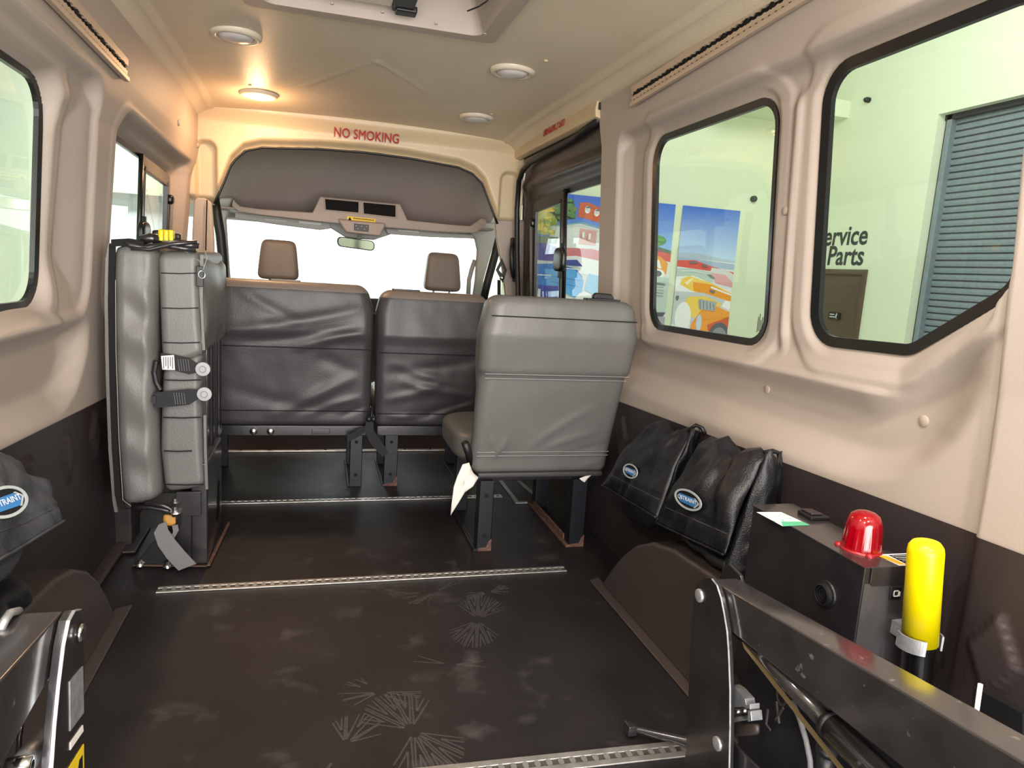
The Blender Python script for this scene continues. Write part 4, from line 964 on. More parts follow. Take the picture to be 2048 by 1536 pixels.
def pull_slot(parent, c, w, lab=None, mt='rubber', hump=True, tilt=.0):
    ex = Vector((1, 0, -tilt))
    m = MB(); q = [c+Vector((p.x, p.y, -tilt*p.x)) for p in rpoly([(-w, -.020), (w, -.020), (w, .022), (-w, .022)], .006, 0)]; qi = [c+Vector((p.x, p.y, -tilt*p.x)) for p in rpoly([(-w, -.020), (w, -.020), (w, .022), (-w, .022)], .006, -.006)]
    m.ring(qi, q, (0, 0, .006)); m.add([p+Vector((0, 0, .002)) for p in qi], [tuple(range(len(qi)))])
    f = obj('belt_slot', m, mt, parent)
    if hump:
        m = MB(); m.prism([(c.x-w*.55, c.z+.004), (c.x-w*.55, c.z+.016), (c.x-w*.4, c.z+.026), (c.x+w*.5, c.z+.024), (c.x+w*.65, c.z+.012), (c.x+w*.65, c.z+.002)], 'xz', c.y-.012, c.y+.014); obj('slot_cover', m, mt, f, bevel=.005)
    return f

# ---- single seat, right
rs1 = thing('passenger_seat', 'grey vinyl single seat seen from behind, standing nearest on the right on rust-footed legs', 'seat', (.80, 2.45, 0), group='grey passenger seats')
yr = tabf([(.28, 2.345), (.34, 2.335), (.60, 2.262), (.655, 2.250), (.672, 2.226), (.80, 2.190), (.93, 2.20)])
th = tabf([(.28, .075), (.60, .10), (.67, .14), (.80, .145), (.93, .12)])
xl = tabf([(.28, P(945, 955, y=2.34).x), (.36, P(946, 905, y=2.33).x), (.655, P(963, 742, y=2.25).x), (.68, P(962, 728, y=2.23).x), (.80, P(968, 660, y=2.19).x), (.93, P(985, 600, y=2.2).x)])
xr = tabf([(.28, P(1213, 958, y=2.34).x), (.36, P(1220, 915, y=2.33).x), (.655, P(1259, 742, y=2.25).x), (.68, P(1270, 715, y=2.23).x), (.80, P(1287, 645, y=2.19).x), (.93, P(1275, 605, y=2.2).x)])
folds = [(.60, .44, .62, .35, .006, .012), (.66, .43, .60, .35, .006, .012), (.78, .36, 1.0, .46, .006, .015), (.72, .36, .98, .56, .005, .016), (.88, .345, 1.05, .42, -.005, .012), (.57, .48, .58, .36, -.005, .01), (.95, .30, 1.04, .36, .004, .01)]
m = back_pad(.288, .925, xl, xr, yr, th, folds, .0035, rt=.035)
bk = obj('backrest', m, 'leather', rs1, smooth=True)
for z, h in ((.665, .0008), (.648, .0008), (.372, .0008), (.357, .0008)): obj('stitching', hline(xl, xr, yr, z, dy=-.004 if z < .6 else -.006, h=h), 'stitch', bk)
obj('seam', hline(xl, xr, yr, .860, dy=-.0025, h=.0018), 'seam', bk)
m = MB(); m.box((xl(.3)+.02, 2.335, .272), (xr(.3)-.02, 2.42, .292)); obj('hem', m, 'leather_shaded', bk, bevel=.006)
pull_slot(bk, Vector((P(1204, 595, y=2.265).x, 2.265, .925)), .062)
m = MB(); puff(m, box8((xl(.4)-.035, 2.40, .29), (xr(.4)+.0, 2.88, .42)), 5, 14, lambda q, p: p+Vector((0, 0, .006*fbm(p.x*5, p.y*5, 2)))); obj('cushion', m, 'leather', rs1, smooth=True)
m = MB(); m.box((.56, 2.36, .255), (1.04, 2.85, .292)); obj('seat_frame', m, 'blackmetal', rs1, bevel=.004)
for x0, x1, ry in ((.572, .626, .62), (.925, .985, .62)):
    l = C_leg('leg', rs1, x0, x1, 2.335, 2.385, .262)
    m = MB(); m.box((x0, 2.76, 0), (x1, 2.81, .26)); obj('front_post', m, 'steelblue', l, bevel=.003)
    m = MB(); m.box((x0-.012, 2.33, 0), (x0+.006, 2.84, .010)); m.box((x0-.004, 2.385, .01), (x0+.004, 2.78, .032 if x0 > .8 else .012)); obj('foot_rail', m, 'rust' if x0 > .8 else 'steelblue', l, bevel=.002)
m = MB(); hp = [P(936, 884, y=2.36), P(931, 900, y=2.36), P(938, 925, y=2.38), P(947, 930, y=2.39), P(946, 905, y=2.39)]
m.tube([P(930, 886, y=2.34), P(937, 905, y=2.36), P(945, 925, y=2.38)], [.013, .014, .020], 10); obj('recline_lever', m, 'rubber', rs1, smooth=True)
# white cloths hanging below the seat
def cloth(name, pix, y, lab, seed):
    pts = [P(a, b, y=y) for a, b in pix]
    c = sum(pts, Vector())/len(pts); rows = [[c.lerp(p, t)+Vector((0, .010*math.sin(p.z*60+p.x*40+seed)*t*0.8, 0)) for p in pts] for t in (0.02, .35, .7, 1.0)]
    m = MB(); m.grid(rows, True); o = obj(name, m, 'cloth', smooth=True, recalc=False); s = o.modifiers.new('t', 'SOLIDIFY'); s.thickness = .0015
    return tag(o, lab, 'cloth', 'white tags under the single seat')
cloth('cloth_tag', [(926, 930), (938, 925), (944, 940), (948, 948), (958, 956), (945, 972), (930, 985), (917, 1005), (902, 1032), (903, 1005), (908, 975), (914, 952)], 2.318, 'long white pointed cloth hanging from the lower left corner of the single seat', 0)
cloth('cloth_tag', [(1158, 956), (1172, 953), (1186, 950), (1178, 957), (1168, 964), (1162, 960)], 2.33, 'tiny white cloth corner below the right side of the single seat', 2)

# ---- front bench
def bench(name, lab, x0f, x1f, y0, z1, folds, seed, legs, slotpx, ztm, seams, sag=0):
    t = thing(name, lab, 'seat', ((x0f(.5)+x1f(.5))/2, 3.2, 0), group='grey passenger seats')
    yrf = tabf([(.28, y0+.02), (.60, y0-.02), (.66, y0-.03), (.70, y0-.045), (.90, y0-.02)]); thf = tabf([(.28, .08), (.60, .11), (.70, .14), (.90, .12)])
    m = back_pad(.292, z1, x0f, x1f, yrf, thf, folds, .004, rt=.04, ztop_mat=ztm, seed=seed)
    b = obj('backrest', m, ['leather_shaded', 'leathertop'], t, smooth=True)  # shade and lamplight put into the back and top colours
    for z in seams: obj('seam', hline(x0f, x1f, yrf, z, dy=-.0065, h=.0014), 'seam', b)
    m = MB(); puff(m, box8((x0f(.4), y0+.08, .30), (x1f(.4), y0+.55, .43)), 5, 12); obj('cushion', m, 'leather', t, smooth=True)
    m = MB(); m.box((x0f(.3)+.01, y0+.0, .252), (x1f(.3)-.02, y0+.5, .296)); fr = obj('seat_frame', m, 'blackmetal', t, bevel=.003)
    for xa, xb in legs:
        l = C_leg('leg', t, xa, xb, y0+.065, y0+.11, .262, rust=(xa > .3)); m = MB(); m.box((xa, y0+.42, 0), (xb, y0+.46, .26)); m.box((xa-.006, y0+.065, 0), (xa+.004, y0+.5, .008)); obj('front_post', m, 'steelblue', l, bevel=.002)
    if slotpx:
        p = P(*slotpx, y=y0+.05); pull_slot(b, Vector((p.x, y0+.05, z1)), .06, hump=False, mt='leathertop' if slotpx[0] < 700 else 'rubber', tilt=0)
    return t, fr, yrf
YB = 3.055
x0f = lambda z: -0.47
x1f = tabf([(.28, P(742, 850, y=YB).x), (.60, P(745, 700, y=YB).x), (.80, P(748, 615, y=YB).x), (.90, P(735, 585, y=YB).x)])
folds = [(-.35, .70, .22, .82, .010, .022), (-.30, .66, .20, .74, -.009, .02), (-.32, .88, -.05, .74, .007, .02), (-.10, .64, .22, .70, .010, .018), (-.20, .34, .20, .52, .009, .024), (-.05, .34, .22, .42, .007, .016), (-.35, .45, .15, .35, -.006, .03), (.0, .60, .2, .50, -.006, .03), (.12, .32, .23, .40, -.007, .012)]
t, fr, yrf = bench('bench_seat', 'wide grey front row seat on the left, coloured as shaded with a lamplit tan top', x0f, x1f, YB, .905, folds, 3, [(P(700, 900, y=3.12).x, P(725, 900, y=3.12).x), (-.45, -.395)], (571, 562), .872, (.635, .36))
for px in (507, 541):
    m = MB(); m.lathe([(0, -.008), (.012, -.008), (.016, -.002), (.016, .002)], (P(px, 849, y=3.05).x, 3.053, .272), 'y', 16); obj('bolt', m, 'chrome', fr, smooth=True)
m = MB(); a = P(624, 846, y=3.05); b_ = P(660, 854, y=3.05); m.box((a.x, 3.045, .262), (b_.x, 3.056, .284)); obj('bracket', m, 'blackmetal', fr, bevel=.002)
x0g = tabf([(.28, P(750, 850, y=YB).x), (.60, P(752, 700, y=YB).x), (.80, P(753, 615, y=YB).x), (.90, P(765, 580, y=YB).x)])
x1g = lambda z: .735
folds = [(.27, .52, .72, .62, -.007, .025), (.30, .58, .70, .48, .006, .02), (.35, .50, .73, .44, .009, .02), (.28, .40, .55, .50, .007, .02), (.40, .34, .74, .42, -.010, .018), (.30, .33, .5, .36, .006, .012), (.5, .36, .73, .40, .010, .014)]
t2, fr2, yr2 = bench('bench_seat', 'narrower grey front row seat on the right, coloured as shaded, beyond the single seat', x0g, x1g, YB, .892, folds, 9, [(P(769, 900, y=3.12).x, P(796, 900, y=3.12).x), (.66, .715)], (812, 581), .860, (.625, .35))
# belts and buckles dangling between the bench seats
bl = thing('seat_belt', 'dark seat belt ends and buckle hanging between the two front row seats', 'seat belt', P(745, 860, y=3.03))
m = MB(); m.ribbon([P(740, 838, y=3.0), P(738, 862, y=2.99), P(752, 885, y=2.99), P(771, 910, y=2.99)], [Vector((.014, 0, 0)), Vector((.020, 0, .0)), Vector((.024, 0, .004)), Vector((.012, 0, .01))], .003); obj('webbing', m, 'webbingdk', bl)
m = MB(); m.ribbon([P(743, 846, y=3.0), P(725, 862, y=2.99), P(708, 872, y=3.0), P(694, 878, y=3.0)], Vector((0, 0, .014)), .003); obj('webbing', m, 'webbingdk', bl)
m = MB()
for px in (738, 747): m.lathe([(0, -.012), (.008, -.012), (.012, -.006), (.012, .006)], P(px, 838, y=2.995), 'y', 12)
m.tube([P(744, 815, y=3.01), P(742, 850, y=3.0)], .006, 8); obj('buckle', m, 'rubber', bl, smooth=True)

# ---- cab seats (headrests show above the bench)
def cab_seat(px0, px1, py0, py1, lab):
    y = 4.35; a = P(px0, py1, y=y); b = P(px1, py1+3, y=y); zt = P((px0+px1)/2, py0, y=y).z; zb = a.z-.012; cx = (a.x+b.x)/2; hw = (b.x-a.x)/2
    t = thing('driver_seat' if px0 < 700 else 'passenger_seat', lab, 'seat', (cx, 4.5, -.04), group='cab seats with taupe headrests')
    c8 = [(cx-hw*1.0, y-.02, zb), (cx+hw*1.0, y-.02, zb), (cx+hw, y+.10, zb), (cx-hw, y+.10, zb), (cx-hw*.80, y+.01, zt), (cx+hw*.80, y+.01, zt-.004), (cx+hw*.8, y+.10, zt), (cx-hw*.8, y+.10, zt)]
    m = MB(); puff(m, c8, 7, 14); h = obj('headrest', m, 'leathertop', t, smooth=True)
    m = MB(); m.tube([(cx-.05, y+.05, zb-.07), (cx-.05, y+.05, zb+.02)], .007, 8); m.tube([(cx+.05, y+.05, zb-.07), (cx+.05, y+.05, zb+.02)], .007, 8); obj('headrest_post', m, 'chrome', t)
    m = MB(); puff(m, [(cx-.25, y-.02, .28), (cx+.25, y-.02, .28), (cx+.25, y+.12, .28), (cx-.25, y+.12, .28), (cx-.20, y+.0, zb-.04), (cx+.20, y+.0, zb-.04), (cx+.2, y+.12, zb-.04), (cx-.2, y+.12, zb-.04)], 6, 12); obj('backrest', m, 'leathertop', t, smooth=True)
    m = MB(); puff(m, box8((cx-.25, y+.05, .20), (cx+.25, y+.55, .36)), 6, 10); obj('cushion', m, 'leathertop', t, smooth=True)
    m = MB(); m.box((cx-.2, y+.1, -.035), (cx+.2, y+.5, .22)); obj('pedestal', m, 'base', t, bevel=.01)
    return t
cab_seat(513, 599, 479, 553, 'driver seat with a taupe headrest showing above the left bench')
cab_seat(848, 923, 505, 577, 'passenger cab seat with a taupe headrest showing above the right bench')

# ---- folded double seat standing on its side, left
fs = thing('folded_seat', 'grey vinyl folding double seat stowed upright on a black pedestal by the left wall', 'seat', (-.45, 2.45, 0), group='grey passenger seats')
YF = 2.30
def slab(pixl, pixr, y0, dep, mt, name, par, nz=60, bulge=.012, fold=True, seed=0, k=.032):
    "tall pad edge toward the camera; pixl/pixr: edge polylines in photo pixels from bottom to top"
    L = [P(a, b, y=y0) for a, b in pixl]; R = [P(a, b, y=y0) for a, b in pixr]
    def at(pl_, t):
        zs = [p.z for p in pl_]; z = zs[0]+(zs[-1]-zs[0])*t; return Vector((float(np.interp(z, zs, [p.x for p in pl_])), 0, z))
    rows = []
    for i in range(nz+1):
        t = i/nz; a = at(L, t); b = at(R, t); z = (a.z+b.z)/2; e = min(t, 1-t); ins = 0
        H = abs(L[-1].z-L[0].z); r = .030
        s = e*H; ins = r-math.sqrt(max(r*r-(r-min(s, r))**2, 0))
        row = []
        for (x, y) in rrect(a.x+ins*.6, b.x-ins*.6, y0+ins, y0+dep-ins*.6, min(k, (b.x-a.x)*.45), nr=18, nf=6, ns=10):
            rear = max(0, 1-abs(y-y0-ins)/.02)
            d = bulge*rear
            if fold:
                d += rear*(.010*math.sin(z*38+x*28+seed+1.5*fbm(x*5, z*5, seed))*max(0, fbm(z*3.3, seed, 2)+.35)+.004*fbm(x*20, z*14, seed+3))
            row.append((x, y-d, z+(b.z-a.z)*((x-a.x)/(b.x-a.x)-.5)))
        rows.append(row)
    m = MB(); m.grid(rows, True); n = len(rows[0]); m.add(rows[-1], [tuple(range(n))]); m.add(rows[0], [tuple(range(n))[::-1]])
    return obj(name, m, mt, par, smooth=True)
s1 = slab([(243, 1015), (232, 900), (226, 700), (224, 560), (227, 486)], [(322, 1000), (316, 900), (312, 800), (312, 650), (316, 560), (318, 494)], YF, .50, 'leather', 'seat_pad', fs, seed=1)
# dark binding strip with light stitch along its left edge, pale flap behind
m = MB(); m.ribbon([P(a, b, y=YF+.004) for a, b in ((225, 488), (223, 560), (225, 700), (230, 880), (236, 990), (246, 1018), (268, 1016))], Vector((.0085, 0, .0)), .006); obj('binding', m, 'seam', s1)
m = MB(); m.ribbon([P(a, b, y=YF+.012) for a, b in ((222, 486), (216, 520), (214, 600), (217, 760), (222, 900), (230, 1000), (234, 1022))], Vector((.0045, 0, 0)), .02); obj('piping', m, 'leather', s1)
m = MB(); m.ribbon([P(a, b, y=YF-.006) for a, b in ((231, 560), (232, 700), (238, 880), (246, 1000), (262, 1012))], Vector((.0008, 0, 0)), .002); obj('stitching', m, 'stitch', s1)
m = MB(); m.ribbon([P(225, 486, y=YF+.01), P(262, 484, y=YF+.01), P(290, 490, y=YF+.01)], Vector((0, 0, .010)), .03); obj('top_binding', m, 'seam', s1)
# second pad : upper and lower pieces
s2 = slab([(326, 742), (322, 700), (318, 600), (314, 502)], [(408, 712), (402, 650), (398, 560), (398, 500)], YF+.005, .56, 'leather', 'backrest_pad', fs, fold=False, seed=4, k=.02, bulge=.004)
s3 = slab([(330, 988), (320, 900), (322, 800), (326, 730)], [(412, 978), (406, 900), (402, 800), (404, 700)], YF+.012, .12, 'leather', 'lower_pad', fs, fold=False, seed=6, k=.02, bulge=.004)
for y_, a, b, par in ((546, 322, 396, s2), (616, 324, 397, s2), (685, 326, 400, s2), (760, 326, 402, s3), (835, 326, 402, s3), (902, 328, 384, s3), (969, 330, 408, s3)):
    m = MB(); m.ribbon([P(a, y_, y=YF-.0005), P((a+b)/2, y_+1.2, y=YF-.0025), P(b, y_, y=YF-.0005)], Vector((0, 0, .0014)), .003); obj('seam', m, 'seam', par)
for pp, par in (([(404, 510), (403, 600), (408, 700)], s2), ([(410, 830), (411, 900), (414, 978)], s3)):
    m = MB(); m.ribbon([P(a, b, y=YF+.012) for a, b in pp], Vector((.004, 0, 0)), .008); obj('piping', m, 'leather', par)
# draped side cover reaching forward
A = P(402, 492, y=YF+.02); xsd = -.325
rows = []
for i in range(22):
    u = i/21; y = YF+.01+.60*u; row = []
    for k in range(26):
        v = k/25; z = .690+(1.012-.690)*v - .015*u*(v) + .012*math.sin(u*9)*(v > .9)
        x = xsd-.012+.030*math.sin(PI*min(1, v*1.05))*math.sin(PI*(u**.7))*.8+.010*fbm(y*9, z*7, 3)+(-.07*max(0, (v-.86)/.14)**1.6)
        row.append((x, y, z))
    rows.append(row)
m = MB(); m.grid(rows); sc_ = obj('side_cover', m, 'leather', fs, smooth=True); so = sc_.modifiers.new('t', 'SOLIDIFY'); so.thickness = .004
# black folding ironwork on top
m = MB(); m.tube([P(a, b, y=YF) for a, b in ((250, 482), (262, 490), (290, 496), (330, 490), (360, 496), (392, 500))], [.008, .011, .011, .010, .009, .008], 8)
m.tube([P(a, b, y=YF-.01) for a, b in ((262, 497), (300, 499), (345, 488), (395, 484))], .006, 8)
m.tube([P(a, b, y=YF+.02) for a, b in ((282, 480), (300, 476), (318, 478))], .014, 8)
puff(m, [P(303, 482, y=YF), P(398, 500, y=YF), P(398, 498, y=YF+.1), P(303, 482, y=YF+.1), P(303, 470, y=YF), P(400, 484, y=YF), P(398, 486, y=YF+.1), P(303, 472, y=YF+.1)], 7, 6)
iw = obj('hinge_bracket', m, 'blackmetal', fs, smooth=True)
m = MB(); puff(m, [P(304, 478, y=YF+.05), P(326, 478, y=YF+.05), P(326, 478, y=YF+.09), P(304, 478, y=YF+.09), P(304, 460, y=YF+.05), P(326, 460, y=YF+.05), P(326, 460, y=YF+.09), P(304, 460, y=YF+.09)], 5, 6)
puff(m, [P(344, 480, y=YF+.05), P(362, 480, y=YF+.05), P(362, 480, y=YF+.09), P(344, 480, y=YF+.09), P(344, 466, y=YF+.05), P(362, 468, y=YF+.05), P(362, 468, y=YF+.09), P(344, 466, y=YF+.09)], 5, 6); obj('stop', m, 'rubber', fs, smooth=True)
m = MB(); m.box(tuple(P(316, 477, y=YF+.005)), tuple(Vector(P(347, 461, y=YF+.045)))); 
for dx in (0, 10, 20): q = P(318+dx, 476, y=YF); m.box((q.x, YF-.004, q.z-.008), (q.x+.012, YF+.03, q.z+.024))
obj('release_knob', m, 'yellowdk', fs, bevel=.003, label='yellow release knob')
m = MB(); m.box((P(325, 490, y=YF).x, YF+.0, P(325, 492, y=YF).z), (P(338, 490, y=YF).x, YF+.02, P(325, 474, y=YF).z)); obj('knob_stem', m, 'well', fs)
# buckles and anchor straps
m = MB(); c = P(401, 553, y=YF-.01); m.box((c.x-.012, YF-.012, c.z-.030), (c.x+.008, YF+.0, c.z+.030)); lt = obj('latch', m, 'rubber', fs, bevel=.002)
m = MB(); rr = P(404, 549, y=YF-.016); m.tube([(rr.x+.009*math.cos(a), YF-.018, rr.z+.011*math.sin(a)) for a in np.linspace(0, 2*PI, 17)], .0010, 6); m.tube([P(406, 540, y=YF-.015), P(415, 515, y=YF-.01), P(408, 498, y=YF)], .0011, 6); obj('pull_ring', m, 'chrome', lt)
for (pts, bx, by, lab) in (([(322, 722), (352, 726), (378, 733), (398, 737)], 406, 738, 1), ([(308, 800), (325, 799), (350, 797), (378, 794), (400, 788)], 409, 788, 2)):
    m = MB(); m.ribbon([P(a, b, y=YF-.012) for a, b in pts], [Vector((0, 0, .024))]*(len(pts)-1)+[Vector((0, 0, .012))], .004); st = obj('anchor_strap', m, 'webbingdk', fs)
    m = MB(); m.lathe([(0, -.011), (.008, -.011), (.009, -.010), (.010, -.0055), (.0105, -.0050), (.021, -.0045), (.0215, .0)], P(bx, by, y=YF-.012), 'y', 20); obj('anchor_bolt', m, 'boltgrey', fs)
    if lab == 1:
        m = MB(); m.prism([(P(x, y, y=YF-.016).x, P(x, y, y=YF-.016).z) for x, y in ((322, 712), (348, 710), (350, 740), (325, 739))], 'xz', YF-.0165, YF-.0155); w_ = obj('care_label', m, 'white', st)
        m = MB()
        for k in range(5): q = P(326+k*4.5, 714, y=YF-.017); m.box((q.x, YF-.0172, q.z-.036+.008*(k % 2)), (q.x+.003, YF-.0168, q.z))
        obj('lettering', m, 'webbing', w_)
    m = MB()
    for k in range(5):
        q = P(356+k*5+(0 if lab == 1 else -8), 730 if lab == 1 else 797, y=YF-.015); m.tube([q+Vector((0, 0, .018)), q+Vector((.004, 0, -.018))], .0008, 4)
    obj('stitching', m, 'webbing', st)
m = MB(); m.tube([P(a, b, y=YF-.005) for a, b in ((312, 722), (308, 745), (312, 765), (320, 780))], .008, 8); m.box(tuple(P(304, 808, y=YF-.02)), tuple(P(314, 790, y=YF+.0)) ); obj('buckle_stalk', m, 'rubber', fs, smooth=False)
# black frame and pedestal
m = MB(); m.box((-.425, YF+.12, .30), (-.345, YF+.50, .70)); m.box((-.34, YF+.10, .34), (-.333, YF+.46, .72)); m.tube([(-.335, YF+.30, .36), (-.335, YF+.30, .70)], .008, 8); m.tube([(-.335, YF+.42, .36), (-.335, YF+.42, .72)], .005, 8); m.tube([(-.335, YF+.18, .36), (-.335, YF+.18, .70)], .010, 8)
m.box((-.56, YF+.10, .22), (-.35, YF+.45, .30)); obj('folding_frame', m, 'blackmetal', fs, bevel=.004)
fx = MB(); fx.box((-.372, YF+.015, .006), (-.322, YF+.36, .345)); ps = obj('pedestal', fx, 'blackmetal', fs, bevel=.006)
m = MB(); q = [Vector((-.3205, YF+.24+p.x, .13+p.y)) for p in rpoly([(-.03, -.08), (.05, -.045), (.05, .08), (.02, .08)], .02, 0)]; m.add(q, [tuple(range(len(q)))]); obj('slot', m, 'seam', ps)
m = MB(); g = [P(a, b, y=YF+.03) for a, b in ((272, 1126), (300, 1090), (385, 1010), (388, 1128))]; m.prism([(p.x, p.z) for p in g], 'xz', YF+.028, YF+.034); obj('gusset', m, 'blackmetal', ps, bevel=.001)
m = MB(); m.box((P(352, 1000, y=YF).x, YF+.0, P(352, 1033, y=YF).z), (P(402, 1000, y=YF).x, YF+.012, P(352, 985, y=YF).z)); obj('front_plate', m, 'blackmetal', ps, bevel=.002)
m = MB(); m.prism([(-.548, 2.335), (-.322, 2.300), (-.300, 2.69), (-.56, 2.66)], 'xy', 0.0, .007); bpL = obj('base_plate', m, 'blackmetal', fs, bevel=.002)
m = MB(); m.ribbon([(-.318, 2.30, .008), (-.300, 2.69, .008)], Vector((.005, 0, 0)), .003); m.ribbon([(-.545, 2.330, .008), (-.325, 2.297, .008)], Vector((0, .003, 0)), .003); obj('rust_edge', m, 'rust', bpL)
for px, py in ((280, 1128), (335, 1131)):
    p = P(px, py, z=.012); m = MB(); m.lathe([(0, .016), (.006, .016), (.008, .010), (.013, .008), (.014, 0)], (p.x, p.y, .007), 'z', 14); obj('bolt', m, 'chrome', bpL, smooth=True)
# lower hinge, bolt, amber stop
m = MB(); m.tube([P(a, b, y=YF+.01) for a, b in ((268, 1016), (300, 1014), (330, 1020), (352, 1024))], .009, 8); m.tube([P(a, b, y=YF+.0) for a, b in ((290, 1006), (330, 1012), (362, 1028), (345, 1030))], .008, 8); obj('lower_hinge', m, 'blackmetal', fs, smooth=True)
m = MB(); a = P(351, 1024, y=YF-.01); m.tube([a, a+Vector((0, 0, .045))], .009, 12); m.lathe([(0, .004), (.018, .003), (.020, -.002), (0, -.003)], a, 'z', 18); m.tube([a+Vector((0, 0, .020)), a+Vector((0, 0, .032))], .014, 6); obj('hinge_bolt', m, 'chrome', fs, smooth=False)
m = MB(); puff(m, [P(326, 1052, y=YF), P(352, 1052, y=YF), P(352, 1052, y=YF+.03), P(326, 1052, y=YF+.03), P(326, 1028, y=YF), P(352, 1030, y=YF), P(352, 1030, y=YF+.03), P(326, 1028, y=YF+.03)], 4, 8); obj('rubber_stop', m, 'amber', fs, smooth=True, label='amber rubber stop')
bt = thing('belt_strap', 'loose grey belt strap looped over the amber stop of the folded seat', 'strap', P(385, 1135, z=0))
m = MB(); m.ribbon([P(350, 1050, y=YF-.01), P(352, 1062, y=YF-.012), P(343, 1078, y=YF-.01)], Vector((.008, 0, .002)), .003); m.ribbon([P(325, 1046, y=YF-.01), P(322, 1062, y=YF-.02), P(333, 1085, y=YF-.03), P(352, 1110, y=YF-.035), P(375, 1134, y=YF-.035)], [Vector((.010, 0, .004)), Vector((.020, 0, .005)), Vector((.024, 0, .009)), Vector((.026, 0, .010)), Vector((.026, 0, .010))], .003)
obj('webbing', m, 'webbing', bt, smooth=False)
# ================================================================== TRACKS ON THE FLOOR
def floor_track(x0, x1, yc, w_, lab, skew=0.0, pitch=.0254, mt='alu'):
    t = thing('floor_track', lab, 'track', ((x0+x1)/2, yc, 0), group='aluminium tie-down tracks across the floor')
    hw = w_/2; m = MB()
    def Y(x): return yc+skew*(x-(x0+x1)/2)
    for a, b, z in ((-hw, -.0088, .0045), (.0088, hw, .0045)):
        m.prism([(x0, Y(x0)+a), (x1, Y(x1)+a), (x1, Y(x1)+b), (x0, Y(x0)+b)], 'xy', .0004, z)
    obj('rail', m, mt, t, bevel=.0012)
    m = MB(); m.prism([(x0, Y(x0)-.009), (x1, Y(x1)-.009), (x1, Y(x1)+.009), (x0, Y(x0)+.009)], 'xy', .0003, .0014); obj('channel', m, 'aludark', t)
    m = MB(); n = int((x1-x0)/pitch)
    for k in range(n):
        x = x0+pitch*(k+.5); y = Y(x)
        m.prism([(x+.0035, y-.009), (x+.012, y-.009), (x+.014, y-.0035), (x+.014, y+.0035), (x+.012, y+.009), (x+.0035, y+.009), (x+.0015, y+.0035), (x+.0015, y-.0035)], 'xy', .0012, .0042)
    obj('track_teeth', m, mt, t, kind='stuff')
    return t
floor_track(-.440, .846, 2.148, .040, 'pale aluminium tie-down track crossing the open middle of the floor', skew=-.006)
floor_track(-.50, .822, 2.933, .036, 'thin aluminium tie-down track crossing the floor under the front row legs')
floor_track(-.35, .84, 1.235, .050, 'nearest aluminium tie-down track, dirty and partly rusty, at the bottom of the picture', skew=-.035)
e = thing('floor_edge_strip', 'copper coloured metal strip at the floor edge behind the cab seats', 'strip', (.1, 3.73, 0))
m = MB(); m.box((-.62, 3.722, .0), (.72, 3.745, .010)); obj('strip', m, 'alu', e, bevel=.003)
m = MB()
for k in range(9): m.lathe([(0, .0122), (.005, .0122), (.006, .010)], (-.5+k*.14, 3.733, 0), 'z', 10)
obj('screw', m, 'seam', e)
sf = thing('step_frame', 'thin metal edge frame of the side step well seen under the single seat', 'frame', (.93, 3.0, 0))
m = MB()
for a, b in (((1000, 960), (1035, 1006)), ((1035, 1005), (1096, 1003)), ((1037, 962), (1082, 1001))):
    p, q = P(*a, z=.004), P(*b, z=.004); m.ribbon([p, q], (Vector((q-p)).cross(Vector((0, 0, 1))).normalized()*.009), .005)
obj('edge', m, 'galv', sf)

